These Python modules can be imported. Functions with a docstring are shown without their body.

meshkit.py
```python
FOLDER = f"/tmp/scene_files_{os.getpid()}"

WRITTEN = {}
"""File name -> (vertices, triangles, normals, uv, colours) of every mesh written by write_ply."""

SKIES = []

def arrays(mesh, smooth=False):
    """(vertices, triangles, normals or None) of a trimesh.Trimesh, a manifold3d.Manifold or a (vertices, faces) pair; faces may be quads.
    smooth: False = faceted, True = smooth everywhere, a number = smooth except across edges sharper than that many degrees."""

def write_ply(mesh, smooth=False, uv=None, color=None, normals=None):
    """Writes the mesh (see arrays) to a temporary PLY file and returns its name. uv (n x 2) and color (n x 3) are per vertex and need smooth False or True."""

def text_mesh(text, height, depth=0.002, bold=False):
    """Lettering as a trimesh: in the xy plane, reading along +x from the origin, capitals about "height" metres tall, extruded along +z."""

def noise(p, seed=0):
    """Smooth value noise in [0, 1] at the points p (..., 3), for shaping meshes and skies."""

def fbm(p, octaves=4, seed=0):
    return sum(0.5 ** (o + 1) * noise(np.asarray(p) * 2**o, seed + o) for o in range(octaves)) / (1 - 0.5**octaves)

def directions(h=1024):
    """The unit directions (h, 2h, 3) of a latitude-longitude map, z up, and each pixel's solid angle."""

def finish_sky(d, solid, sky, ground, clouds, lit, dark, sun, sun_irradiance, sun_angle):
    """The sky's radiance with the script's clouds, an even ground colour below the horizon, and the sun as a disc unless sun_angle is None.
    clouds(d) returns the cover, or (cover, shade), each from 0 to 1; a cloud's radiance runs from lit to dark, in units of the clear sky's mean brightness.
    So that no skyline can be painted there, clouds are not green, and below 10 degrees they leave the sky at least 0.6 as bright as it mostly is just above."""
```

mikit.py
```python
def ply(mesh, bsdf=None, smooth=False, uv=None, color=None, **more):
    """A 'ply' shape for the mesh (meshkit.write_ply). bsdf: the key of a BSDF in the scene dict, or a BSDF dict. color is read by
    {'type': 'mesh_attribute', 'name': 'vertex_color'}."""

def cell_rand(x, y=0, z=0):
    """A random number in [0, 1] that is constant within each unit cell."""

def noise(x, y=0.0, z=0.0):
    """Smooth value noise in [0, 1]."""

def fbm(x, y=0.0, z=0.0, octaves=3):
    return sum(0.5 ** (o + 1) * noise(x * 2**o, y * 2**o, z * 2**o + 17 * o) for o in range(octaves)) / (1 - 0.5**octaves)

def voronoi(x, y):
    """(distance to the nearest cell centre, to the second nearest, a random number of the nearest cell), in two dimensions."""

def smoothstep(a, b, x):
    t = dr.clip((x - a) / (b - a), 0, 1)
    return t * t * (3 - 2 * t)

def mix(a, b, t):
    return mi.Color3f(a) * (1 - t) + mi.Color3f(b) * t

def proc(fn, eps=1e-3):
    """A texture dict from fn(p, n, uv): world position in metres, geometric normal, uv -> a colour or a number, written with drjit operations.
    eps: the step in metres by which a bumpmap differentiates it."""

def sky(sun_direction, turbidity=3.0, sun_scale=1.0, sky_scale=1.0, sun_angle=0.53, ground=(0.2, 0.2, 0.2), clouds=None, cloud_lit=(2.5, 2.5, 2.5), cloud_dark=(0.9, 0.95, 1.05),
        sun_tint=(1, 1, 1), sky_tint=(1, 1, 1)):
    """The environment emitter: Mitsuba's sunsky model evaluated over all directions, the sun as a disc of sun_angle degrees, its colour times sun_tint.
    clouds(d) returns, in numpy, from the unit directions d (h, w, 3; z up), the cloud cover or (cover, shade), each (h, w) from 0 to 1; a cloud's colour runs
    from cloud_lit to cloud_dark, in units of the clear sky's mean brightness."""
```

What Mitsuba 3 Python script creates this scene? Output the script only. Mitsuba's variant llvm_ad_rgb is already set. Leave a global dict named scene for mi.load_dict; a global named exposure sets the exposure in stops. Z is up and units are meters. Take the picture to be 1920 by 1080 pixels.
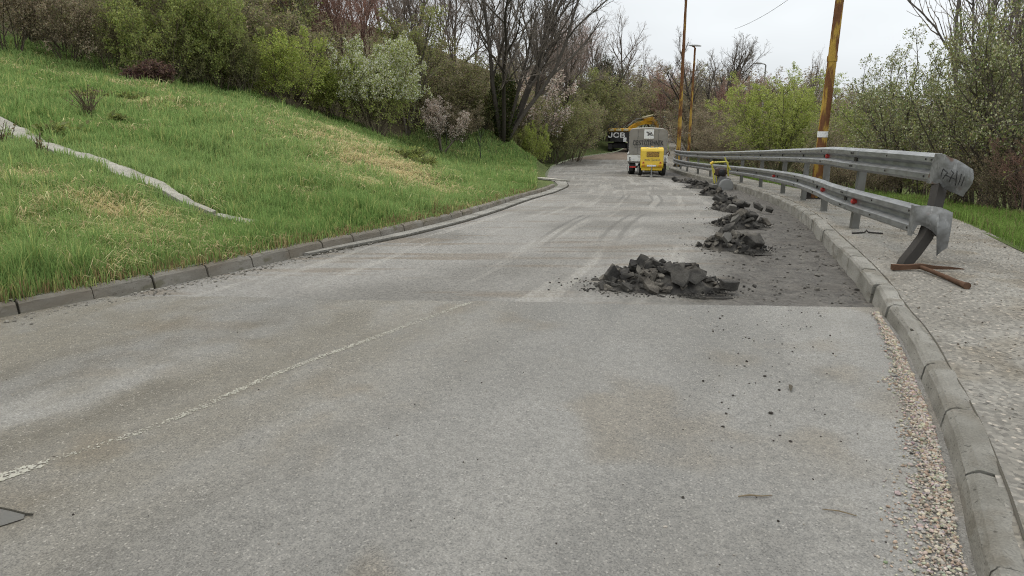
import math
import numpy as np
import drjit as dr
import trimesh
import mitsuba as mi
import mikit
import meshkit
from mikit import noise, fbm, voronoi, cell_rand, smoothstep, mix
from scipy.interpolate import PchipInterpolator, RBFInterpolator

T = mi.ScalarTransform4f
scene, labels = {}, {}
RNG = np.random.default_rng(7)

# ------------------------------------------------------------------ camera, sky, exposure
EYE = 1.6
PITCH = math.atan(320 / 1300)
scene['camera'] = {'type': 'perspective', 'fov': 2 * math.degrees(math.atan(960 / 1300)), 'fov_axis': 'x', 'near_clip': 0.05, 'far_clip': 3000.0,
                   'to_world': T().look_at(origin=[0, 0, EYE], target=[0, math.cos(PITCH), EYE - math.sin(PITCH)], up=[0, 0, 1])}


def overcast(d):
    # a closed cloud layer: the standard overcast sky, about three times brighter overhead than at the horizon
    el = np.clip(d[..., 2], 0, 1)
    q = np.stack([d[..., 0] / (el + 0.25), d[..., 1] / (el + 0.25), el * 0], -1)
    n = meshkit.fbm(q * 1.3 + 5.0, 4)
    return np.ones(d.shape[:2]), np.clip(1 - el + 0.40 * (n - 0.5), 0, 1)


scene['sky'] = mikit.sky((-0.35, 0.25, 0.9), turbidity=4, sun_scale=0.12, sun_angle=25, clouds=overcast,
                         cloud_lit=(3.7, 3.84, 3.92), cloud_dark=(2.0, 2.10, 2.16), ground=(0.12, 0.13, 0.09))
exposure = 1.9


# ------------------------------------------------------------------ small helpers
def arr(m):
    if isinstance(m, tuple):
        return np.asarray(m[0], float), np.asarray(m[1], int)
    return np.asarray(m.vertices, float), np.asarray(m.faces, int)


def cat(parts):
    vs, fs, at = [], [], 0
    for m in parts:
        v, f = arr(m)
        if f.shape[1] == 4:
            f = np.vstack([f[:, [0, 1, 2]], f[:, [0, 2, 3]]])
        vs.append(v)
        fs.append(f + at)
        at += len(v)
    return np.vstack(vs), np.vstack(fs)


def numbered(key):
    if key not in scene and not any(k.startswith(key + '__') for k in scene) and key not in labels:
        return key
    i = 1
    while True:
        k = f'{key}_{i:03d}'
        if k not in scene and k not in labels and not any(q.startswith(k + '__') for q in scene):
            return k
        i += 1


COUNT = {}


def part(parent, name, mesh, bsdf, smooth=False, label=None, kind=None, **more):
    base = f'{parent}__{name}'
    n = COUNT.get(base, 0)
    COUNT[base] = n + 1
    key = base if n == 0 else f'{base}_{n:03d}'
    scene[key] = mesh if isinstance(mesh, dict) else mikit.ply(mesh, bsdf, smooth=smooth, **more)
    if label or kind:
        labels[key] = {k: v for k, v in (('label', label), ('kind', kind)) if v}
    return key


def thing(name, label, category, group=None, kind=None):
    key = numbered(name)
    labels[key] = {'label': label}
    if category:
        labels[key]['category'] = category
    if group:
        labels[key]['group'] = group
    if kind:
        labels[key]['kind'] = kind
    return key


def single(name, mesh, bsdf, label, category=None, smooth=False, kind=None, group=None, **more):
    key = thing(name, label, category, group, kind)
    scene[key] = mikit.ply(mesh, bsdf, smooth=smooth, **more)
    return key


def box(x0, x1, y0, y1, z0, z1, bevel=0.0):
    if bevel:
        import manifold3d as m3
        b = bevel
        pts = [(x + sx * b * (k != 0), y + sy * b * (k != 1), z + sz * b * (k != 2))
               for x, sx in ((x0, 1), (x1, -1)) for y, sy in ((y0, 1), (y1, -1)) for z, sz in ((z0, 1), (z1, -1)) for k in range(3)]
        # each corner gives three points: one on every face
        return arr(trimesh.convex.convex_hull(np.array(pts)))
    m = trimesh.creation.box((x1 - x0, y1 - y0, z1 - z0))
    m.apply_translation(((x0 + x1) / 2, (y0 + y1) / 2, (z0 + z1) / 2))
    return arr(m)


def move(m, to=(0, 0, 0), rz=0.0, rx=0.0, ry=0.0, s=1.0):
    v, f = arr(m)
    cz, sz, cx, sx, cy, sy = math.cos(rz), math.sin(rz), math.cos(rx), math.sin(rx), math.cos(ry), math.sin(ry)
    Rz = np.array([[cz, -sz, 0], [sz, cz, 0], [0, 0, 1]])
    Rx = np.array([[1, 0, 0], [0, cx, -sx], [0, sx, cx]])
    Ry = np.array([[cy, 0, sy], [0, 1, 0], [-sy, 0, cy]])
    return (v * s) @ (Rz @ Ry @ Rx).T + np.asarray(to, float), f


def tubes(P, R, sides=6, caps=True):
    """n polylines P (n, k, 3) with radii R (n, k) as tubes."""
    P, R = np.asarray(P, float), np.asarray(R, float)
    n, k = P.shape[:2]
    t = np.gradient(P, axis=1)
    t /= np.linalg.norm(t, axis=2, keepdims=True) + 1e-12
    m = P[:, -1] - P[:, 0]
    m /= np.linalg.norm(m, axis=1, keepdims=True) + 1e-12
    ref = np.where(np.abs(m[:, 2:]) < 0.8, [0, 0, 1.0], [1.0, 0, 0])[:, None]
    a = np.cross(t, ref)
    a /= np.linalg.norm(a, axis=2, keepdims=True) + 1e-12
    b = np.cross(t, a)
    ang = np.arange(sides) * 2 * np.pi / sides
    v = P[:, :, None] + R[:, :, None, None] * (np.cos(ang)[:, None] * a[:, :, None] + np.sin(ang)[:, None] * b[:, :, None])
    i, j = np.meshgrid(np.arange(k - 1), np.arange(sides), indexing='ij')
    q = np.stack([i * sides + j, (i + 1) * sides + j, (i + 1) * sides + (j + 1) % sides, i * sides + (j + 1) % sides], -1).reshape(-1, 4)
    q = np.vstack([q[:, [0, 1, 2]], q[:, [0, 2, 3]]])
    if caps and sides > 3:
        c = np.arange(1, sides - 1)
        lo = np.stack([c * 0, c, c + 1], 1)
        hi = np.stack([c * 0, c + 1, c], 1) + (k - 1) * sides
        q = np.vstack([q, lo, hi])
    f = (q[None] + (np.arange(n) * k * sides)[:, None, None]).reshape(-1, 3)
    return v.reshape(-1, 3), f


def tube(pts, r, sides=8):
    pts = np.asarray(pts, float)
    return tubes(pts[None], np.broadcast_to(np.asarray(r, float), (len(pts),))[None], sides)


def sheet(path_a, path_b, thick, normal=None):
    """A strip of plate between two polylines, thickened by 'thick' along its own normals."""
    a, b = np.asarray(path_a, float), np.asarray(path_b, float)
    t = np.gradient(a, axis=0) + np.gradient(b, axis=0)
    n = np.cross(t, b - a)
    n /= np.linalg.norm(n, axis=1, keepdims=True) + 1e-12
    n *= thick / 2
    ring = np.stack([a + n, b + n, b - n, a - n], 1)
    k = len(a)
    f = []
    for i in range(k - 1):
        for j in range(4):
            p, q = i * 4 + j, i * 4 + (j + 1) % 4
            f.append([p, q, q + 4, p + 4])
    f.append([3, 2, 1, 0])
    e = (k - 1) * 4
    f.append([e, e + 1, e + 2, e + 3])
    return cat([(ring.reshape(-1, 3), np.array(f))])


def sweep(section, frames):
    """A closed section (m, 2) through frames [(origin, axis_u, axis_v)]."""
    section = np.asarray(section, float)
    m = len(section)
    v = np.vstack([o + section[:, :1] * u + section[:, 1:] * w for o, u, w in frames])
    f = []
    for i in range(len(frames) - 1):
        for j in range(m):
            p, q = i * m + j, i * m + (j + 1) % m
            f += [[p, q, q + m], [p, q + m, p + m]]
    tri = trimesh.creation.triangulate_polygon(__import__('shapely').Polygon(section), engine='earcut')
    tv, tf = tri
    # map triangulated vertices back to the section order
    idx = np.array([int(np.argmin(((section - p) ** 2).sum(1))) for p in tv])
    cap = idx[tf]
    f = np.vstack([np.array(f), cap[:, ::-1], cap + (len(frames) - 1) * m])
    mesh = trimesh.Trimesh(v, f, process=False)
    if mesh.volume < 0:
        f = f[:, ::-1]
    return v, f


def grid_mesh(X, Y, Z, U=None, V=None):
    n, m = X.shape
    v = np.stack([X, Y, Z], -1).reshape(-1, 3)
    i, j = np.meshgrid(np.arange(n - 1), np.arange(m - 1), indexing='ij')
    a = (i * m + j).ravel()
    f = np.vstack([np.stack([a, a + 1, a + m + 1], 1), np.stack([a, a + m + 1, a + m], 1)])
    w = v[f]
    if np.cross(w[:, 1] - w[:, 0], w[:, 2] - w[:, 0])[:, 2].mean() < 0:
        f = f[:, ::-1]
    uv = None if U is None else np.stack([U, V], -1).reshape(-1, 2)
    return (v, f), uv


# ------------------------------------------------------------------ materials
def ref(k):
    return {'type': 'ref', 'id': k}


def P(key, fn=None, rgb=None, rough=0.8, spec=0.3, metal=0.0, bump=None, bscale=1.0, **more):
    base = mikit.proc(fn) if fn else {'type': 'rgb', 'value': list(rgb)}
    d = {'type': 'principled', 'base_color': base, 'roughness': rough, 'specular': spec, 'metallic': metal, **more}
    if bump:
        d = {'type': 'bumpmap', 'arbitrary': mikit.proc(bump, eps=2e-3), 'scale': bscale, 'bsdf': d}
    scene[key] = {'type': 'twosided', 'bsdf': d}


def asphalt(p, n, uv):
    x, y = p.x, p.y
    blot = fbm(x * 0.6, y * 0.6, 0.0, 4)
    mott = fbm(x * 4.5, y * 4.5, 2.0, 4)
    d1, d2, r = voronoi(x * 75, y * 75)
    _, _, r2 = voronoi(x * 150 + 7, y * 150)
    fine = noise(x * 240, y * 240)
    mid = fbm(x * 38, y * 38, 1.0, 3)
    stone = smoothstep(0.5, 0.2, d1)
    streak = fbm(uv.x * 2.2, uv.y * 0.22, 3.0, 4)
    c = mix((0.146, 0.139, 0.124), (0.198, 0.190, 0.173), smoothstep(0.25, 0.75, blot * 0.6 + mott * 0.4))
    left = smoothstep(2.0, 4.2, uv.x) * smoothstep(0.25, 0.65, streak * 0.65 + mott * 0.35)
    c = mix(c, (0.120, 0.105, 0.077), left * 0.85)
    track = smoothstep(0.45, 0.80, fbm(uv.x * 1.2 + 9, uv.y * 0.12, 1.0, 3) * 0.75 + mott * 0.25)
    c = c * (1 - 0.30 * track)
    dry = smoothstep(0.5, 0.8, fbm(uv.x * 1.5 + 2, uv.y * 0.3 + 5, 7.0, 4))
    c = mix(c, (0.24, 0.23, 0.208), dry * 0.35)
    light = smoothstep(0.84, 0.98, r) * stone
    c = mix(c, (0.36, 0.34, 0.305), light * 0.45)
    c = mix(c, (0.06, 0.057, 0.052), smoothstep(0.26, 0.04, r) * stone * 0.45)
    c = c * (0.46 + 0.46 * r2 + 0.40 * fine + 0.42 * mid)
    spot = smoothstep(0.58, 0.82, fbm(x * 1.9 + 3, y * 1.9, 5.0, 3))
    c = mix(c, c * mi.Color3f(0.86, 0.78, 0.66), spot * 0.6)
    return c


def asphalt_h(p, n, uv):
    d1, d2, r = voronoi(p.x * 75, p.y * 75)
    return smoothstep(0.6, 0.15, d1) * (0.4 + 0.6 * r) + 0.5 * noise(p.x * 150, p.y * 150)


P('asphalt', asphalt, rough=0.55, spec=0.42, bump=asphalt_h, bscale=0.0022)


def milled(p, n, uv):
    x, y = p.x, p.y
    blot = fbm(x * 0.8 + 4, y * 0.8, 2.0, 4)
    along = fbm(uv.x * 5.0, uv.y * 0.35, 0.0, 4)
    across = fbm(uv.x * 0.9, uv.y * 6.0, 4.0, 4)
    c = mix((0.150, 0.142, 0.127), (0.215, 0.205, 0.187), smoothstep(0.3, 0.7, blot))
    c = mix(c, (0.15, 0.122, 0.09), smoothstep(0.55, 0.75, across) * 0.6)
    c = mix(c, (0.30, 0.285, 0.255), smoothstep(0.56, 0.76, along) * 0.45)
    # ruts of turning wheels, bent as the road bends
    w1 = uv.x - (2.75 + 0.10 * dr.sin(uv.y * 0.6))
    w2 = uv.x - (3.65 + 0.12 * dr.sin(uv.y * 0.5 + 1))
    rut = smoothstep(0.06, 0.02, dr.abs(w1)) + smoothstep(0.05, 0.02, dr.abs(w1 - 0.24)) + smoothstep(0.06, 0.02, dr.abs(w2)) + smoothstep(0.05, 0.02, dr.abs(w2 - 0.16))
    rut = dr.minimum(rut, 1) * smoothstep(0.42, 0.62, noise(uv.x * 2, uv.y * 0.45, 3)) * smoothstep(9.0, 11.5, uv.y)
    c = mix(c, (0.09, 0.084, 0.074), rut * 0.5)
    # the strip along the kerb where the old surface is broken out down to the dark base
    edge = uv.x + 0.5 * (fbm(x * 1.6, y * 1.6, 1.0, 3) - 0.5)
    dug = smoothstep(1.75, 1.05, edge)
    dark = mix((0.058, 0.053, 0.047), (0.118, 0.109, 0.096), fbm(x * 7, y * 7, 0.0, 3))
    c = mix(c, dark, dug * 0.9)
    _, _, r = voronoi(x * 55, y * 55)
    _, _, r2 = voronoi(x * 17, y * 17)
    c = c * (0.72 + 0.42 * r + 0.16 * noise(x * 140, y * 140))
    c = mix(c, (0.055, 0.05, 0.045), smoothstep(0.16, 0.05, r2) * (0.10 + 0.5 * dug))
    return c


def milled_h(p, n, uv):
    _, _, r = voronoi(p.x * 50, p.y * 50)
    return r + 2.0 * fbm(p.x * 14, p.y * 14, 0.0, 3) * smoothstep(2.2, 1.0, uv.x)


P('milled', milled, rough=0.75, spec=0.25, bump=milled_h, bscale=0.004)


def paving(p, n, uv):
    x, y = p.x, p.y
    _, _, r = voronoi(x * 48, y * 48)
    d1, _, r2 = voronoi(x * 30 + 5, y * 30)
    blot = fbm(x * 1.1, y * 1.1, 0.0, 4)
    c = mix((0.195, 0.182, 0.158), (0.25, 0.237, 0.21), smoothstep(0.28, 0.72, blot))
    c = c * (0.66 + 0.52 * r)
    c = mix(c, (0.44, 0.39, 0.33), smoothstep(0.86, 0.96, r2) * smoothstep(0.45, 0.2, d1) * 0.75)
    c = mix(c, (0.06, 0.056, 0.05), smoothstep(0.10, 0.04, r2) * smoothstep(0.4, 0.2, d1) * 0.8)
    return mix(c, c * mi.Color3f(0.84, 0.80, 0.74), smoothstep(0.50, 0.80, fbm(x * 2.3 + 8, y * 2.3, 2.0, 3)))


def paving_h(p, n, uv):
    d1, _, r = voronoi(p.x * 40, p.y * 40)
    return smoothstep(0.6, 0.1, d1) * r + noise(p.x * 110, p.y * 110) * 0.5


P('paving', paving, rough=0.8, spec=0.25, bump=paving_h, bscale=0.006)


def concrete(p, n, uv):
    x, y, z = p.x, p.y, p.z
    blot = fbm(x * 3.1, y * 3.1, z * 5, 4)
    grain = noise(x * 160, y * 160, z * 160)
    c = mix((0.155, 0.147, 0.127), (0.250, 0.240, 0.215), smoothstep(0.25, 0.75, blot))
    c = mix(c, (0.128, 0.114, 0.09), smoothstep(0.58, 0.72, fbm(x * 5 + 3, y * 5, z * 9, 3)) * 0.55)
    c = c * (0.78 + 0.4 * grain)
    pit = smoothstep(0.80, 0.9, noise(x * 60, y * 60, z * 60))
    return c * (1 - 0.45 * pit)


def concrete_h(p, n, uv):
    return noise(p.x * 90, p.y * 90, p.z * 90) + 2.5 * fbm(p.x * 18, p.y * 18, p.z * 18, 3)


P('concrete', concrete, rough=0.85, spec=0.25, bump=concrete_h, bscale=0.003)


def concrete_old(p, n, uv):
    c = concrete(p, n, uv)
    dirt_ = smoothstep(0.35, 0.65, fbm(p.x * 2.5 + 6, p.y * 2.5, p.z * 4, 4))
    c = mix(c, (0.165, 0.140, 0.108), 0.35 + 0.4 * dirt_)
    moss = smoothstep(0.6, 0.75, fbm(p.x * 6, p.y * 6, p.z * 9 + 4, 3))
    return mix(c, (0.09, 0.085, 0.045), moss * 0.6)


P('concrete_old', concrete_old, rough=0.9, spec=0.2, bump=concrete_h, bscale=0.004)


def concrete_pale(p, n, uv):
    b = fbm(p.x * 2.1, p.y * 2.1, 0.0, 4)
    return mix((0.22, 0.21, 0.18), (0.38, 0.36, 0.31), b) * (0.8 + 0.35 * noise(p.x * 70, p.y * 70))


P('concrete_pale', concrete_pale, rough=0.9, spec=0.2)
P('silt', rgb=(0.085, 0.078, 0.064), rough=0.95, spec=0.1)
P('joint_dirt', rgb=(0.045, 0.042, 0.034), rough=0.95, spec=0.1)


def soil(p, n, uv):
    b = fbm(p.x * 1.3, p.y * 1.3, 0.0, 4)
    g = fbm(p.x * 9, p.y * 9, 1.0, 3)
    # under the trees beyond the mown bank: leaf litter instead of turf
    line = 31 + dr.maximum(p.x + 10, 0) * 2.8 + 3 * (fbm(p.x * 0.4, p.y * 0.4, 3.0, 3) - 0.5)
    litter = smoothstep(-0.5, 1.5, p.y - line) * smoothstep(8.0, 4.0, p.x)
    turf = mix((0.055, 0.075, 0.028), (0.09, 0.11, 0.042), b)
    turf = mix(turf, (0.11, 0.09, 0.05), smoothstep(0.6, 0.8, g))
    brown = mix((0.075, 0.064, 0.042), (0.12, 0.105, 0.065), g)
    return mix(turf, brown, litter)


P('soil', soil, rough=1.0, spec=0.05)


def dirt(p, n, uv):
    return mix((0.135, 0.105, 0.082), (0.20, 0.165, 0.135), fbm(p.x * 2, p.y * 2, 0.0, 4))


P('dirt', dirt, rough=1.0, spec=0.05)


def rubble_dusty(p, n, uv):
    b = fbm(p.x * 9, p.y * 9, p.z * 9, 3)
    g = noise(p.x * 120, p.y * 120, p.z * 120)
    return mix((0.07, 0.063, 0.054), (0.15, 0.136, 0.115), smoothstep(0.3, 0.7, b)) * (0.6 + 0.8 * g)


def rubble(p, n, uv):
    b = fbm(p.x * 9, p.y * 9, p.z * 9, 3)
    g = noise(p.x * 120, p.y * 120, p.z * 120)
    c = mix((0.028, 0.026, 0.024), (0.075, 0.070, 0.062), smoothstep(0.3, 0.7, b)) * (0.6 + 0.8 * g)
    dust = smoothstep(0.50, 0.72, fbm(p.x * 5 + 2, p.y * 5, p.z * 5, 3)) * 0.5 * smoothstep(-0.1, 0.8, n.z)
    return mix(c, (0.16, 0.145, 0.12), dust)


def rubble_h(p, n, uv):
    return fbm(p.x * 45, p.y * 45, p.z * 45, 3)


P('rubble', rubble, rough=0.85, spec=0.25, bump=rubble_h, bscale=0.008)
P('rubble_dusty', rubble_dusty, rough=0.95, spec=0.15, bump=rubble_h, bscale=0.008)
P('rubble_top', rgb=(0.135, 0.128, 0.115), rough=0.9, spec=0.2)


def galvanised(p, n, uv):
    s = fbm(p.x * 7, p.y * 7, p.z * 16, 4)
    run = fbm(p.x * 14 + 3, p.y * 14, p.z * 2.0, 3)
    c = mix((0.205, 0.208, 0.207), (0.30, 0.305, 0.305), smoothstep(0.25, 0.75, s))
    c = mix(c, (0.19, 0.18, 0.16), smoothstep(0.55, 0.85, run) * 0.45)
    return c


scene['galvanised'] = {'type': 'twosided', 'bsdf': {'type': 'principled', 'base_color': mikit.proc(galvanised), 'metallic': 0.55, 'roughness': 0.42, 'specular': 0.5}}


def galvanised_dull(p, n, uv):
    return mix((0.12, 0.115, 0.10), (0.20, 0.20, 0.19), fbm(p.x * 11, p.y * 11, p.z * 5, 4))


P('galvanised_dull', galvanised_dull, rough=0.6, spec=0.35, metal=0.25)
def worn_steel(p, n, uv):
    a = fbm(p.x * 16, p.y * 16, p.z * 16, 4)
    b = fbm(p.x * 40 + 3, p.y * 40, p.z * 9, 3)
    c = mix((0.16, 0.16, 0.155), (0.24, 0.243, 0.243), smoothstep(0.3, 0.7, a))
    c = mix(c, (0.36, 0.36, 0.355), smoothstep(0.64, 0.78, b) * 0.5)
    return mix(c, (0.13, 0.07, 0.045), smoothstep(0.60, 0.76, fbm(p.x * 9 + 1, p.y * 9, p.z * 9 + 6, 3)) * 0.8)


P('worn_steel', worn_steel, rough=0.5, spec=0.4, metal=0.3)
P('dark_steel', rgb=(0.036, 0.032, 0.028), rough=0.7, spec=0.3)


def rusty_yellow(p, n, uv):
    a = fbm(p.x * 9, p.y * 9, p.z * 1.6, 4)
    b = fbm(p.x * 25 + 5, p.y * 25, p.z * 7, 3)
    paint = mix((0.36, 0.22, 0.035), (0.46, 0.30, 0.06), b)
    rust = mix((0.085, 0.036, 0.016), (0.20, 0.085, 0.032), b)
    up = smoothstep(1.5, 5.0, p.z) * 0.12
    return mix(paint, rust, smoothstep(0.42 - up, 0.57 - up, a * 0.75 + b * 0.25))


P('rusty_yellow', rusty_yellow, rough=0.7, spec=0.3)


def rust(p, n, uv):
    return mix((0.05, 0.028, 0.018), (0.125, 0.07, 0.042), fbm(p.x * 22, p.y * 22, p.z * 22, 4))


P('rust', rust, rough=0.85, spec=0.25)


def foliage_col(p, n, uv):
    return mi.Color3f(1)


scene['foliage'] = {'type': 'principledthin', 'base_color': {'type': 'mesh_attribute', 'name': 'vertex_color'}, 'roughness': 0.7, 'diff_trans': 1.0, 'spec_trans': 0.0, 'eta': 1.3}
scene['bark'] = {'type': 'twosided', 'bsdf': {'type': 'diffuse', 'reflectance': {'type': 'mesh_attribute', 'name': 'vertex_color'}}}
P('yellow_paint', rgb=(0.62, 0.42, 0.02), rough=0.4, spec=0.5, clearcoat=0.3)


def digger_yellow(p, n, uv):
    return mix((0.56, 0.30, 0.02), (0.36, 0.20, 0.03), smoothstep(0.5, 0.75, fbm(p.x * 2, p.y * 2, p.z * 2, 4)))


P('digger_yellow', digger_yellow, rough=0.45, spec=0.5)
P('black_paint', rgb=(0.022, 0.022, 0.022), rough=0.5, spec=0.4)
P('rubber', rgb=(0.025, 0.024, 0.023), rough=0.85, spec=0.3)


def tarp(p, n, uv):
    return mix((0.21, 0.195, 0.172), (0.28, 0.262, 0.235), fbm(p.x * 3, p.y * 3, p.z * 1.2, 4))


def tarp_h(p, n, uv):
    return fbm(p.x * 3, p.y * 3, p.z * 5, 3)


P('tarp', tarp, rough=0.75, spec=0.25, bump=tarp_h, bscale=0.05)


def white_metal(p, n, uv):
    return mix((0.72, 0.72, 0.70), (0.45, 0.435, 0.40), smoothstep(0.5, 0.85, fbm(p.x * 3, p.y * 3, p.z * 4, 4)))


P('white_metal', white_metal, rough=0.45, spec=0.5)
P('white_print', rgb=(0.72, 0.72, 0.71), rough=0.6, spec=0.3)
P('ink', rgb=(0.03, 0.03, 0.03), rough=0.7, spec=0.3)
P('ink_grey', rgb=(0.13, 0.125, 0.12), rough=0.7, spec=0.3)
P('red_lens', rgb=(0.42, 0.03, 0.025), rough=0.25, spec=0.6)
P('amber_lens', rgb=(0.55, 0.20, 0.02), rough=0.25, spec=0.6)
P('cream', rgb=(0.62, 0.56, 0.36), rough=0.4, spec=0.5)
P('dark_glass', rgb=(0.03, 0.04, 0.045), rough=0.08, spec=0.6)
P('grey_paint', rgb=(0.15, 0.145, 0.145), rough=0.5, spec=0.4)
P('pale_yellow', rgb=(0.55, 0.50, 0.09), rough=0.45, spec=0.5)
P('engine', rgb=(0.06, 0.035, 0.03), rough=0.6, spec=0.4)
P('lamp_grey', rgb=(0.25, 0.25, 0.24), rough=0.5, spec=0.4)
P('gravel', rgb=(0.3, 0.26, 0.21), rough=0.9, spec=0.2)
scene['stones'] = {'type': 'twosided', 'bsdf': {'type': 'diffuse', 'reflectance': {'type': 'mesh_attribute', 'name': 'vertex_color'}}}
P('road_paint', rgb=(0.36, 0.345, 0.29), rough=0.7, spec=0.3)
P('patch', rgb=(0.125, 0.121, 0.11), rough=0.75, spec=0.3)
P('dead_leaf', rgb=(0.085, 0.075, 0.058), rough=0.9, spec=0.1)
P('dry_wood', rgb=(0.19, 0.15, 0.10), rough=0.9, spec=0.1)

# ------------------------------------------------------------------ the lie of the land
road_z = PchipInterpolator([-60, 0, 6, 10, 15, 22, 34, 50, 57, 66, 80, 120, 700], [0, 0, 0, -.06, -.28, -.64, -1.25, -1.85, -2.02, -1.75, -1.4, -1.0, -1.0])
kerb_r = PchipInterpolator([-60, -6, 0, 2.18, 2.71, 3.47, 4.17, 4.9, 5.47, 6.14, 7.26, 8.74, 12.82, 16.32, 21.9, 29.6, 42.6, 57, 70, 90, 130, 700],
                           [-40, -2.0, .70, 1.64, 1.91, 2.27, 2.56, 2.85, 3.03, 3.28, 3.64, 4.08, 5.32, 6.22, 7.34, 8.5, 9.9, 12, 15.4, 19.5, 30, 200])
kerb_l = PchipInterpolator([-60, -6, 0, 5.46, 6.16, 6.66, 7.63, 8.59, 10.4, 11.9, 13.8, 17.6, 22, 26.5, 29.5, 33, 44, 56.6, 62, 70, 90, 130, 700],
                           [-49, -12, -7.75, -4.2, -3.72, -3.44, -2.9, -2.46, -1.56, -1.04, -.6, .18, 1.15, 1.75, 1.82, 1.80, 2.35, 3.75, 5.6, 10.6, 14.8, 25, 195])
walk_r = PchipInterpolator([-60, -6, 2, 5, 7.78, 9.69, 11.71, 15, 19.67, 24.5, 32.2, 43, 57, 70, 90, 130, 700],
                           [-37.5, .6, 3.95, 5.0, 5.85, 6.54, 7.2, 7.75, 8.3, 9.1, 10.5, 11.9, 14.2, 17.6, 21.7, 32.2, 203])
KL = lambda y: kerb_l(y) - 0.15

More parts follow.
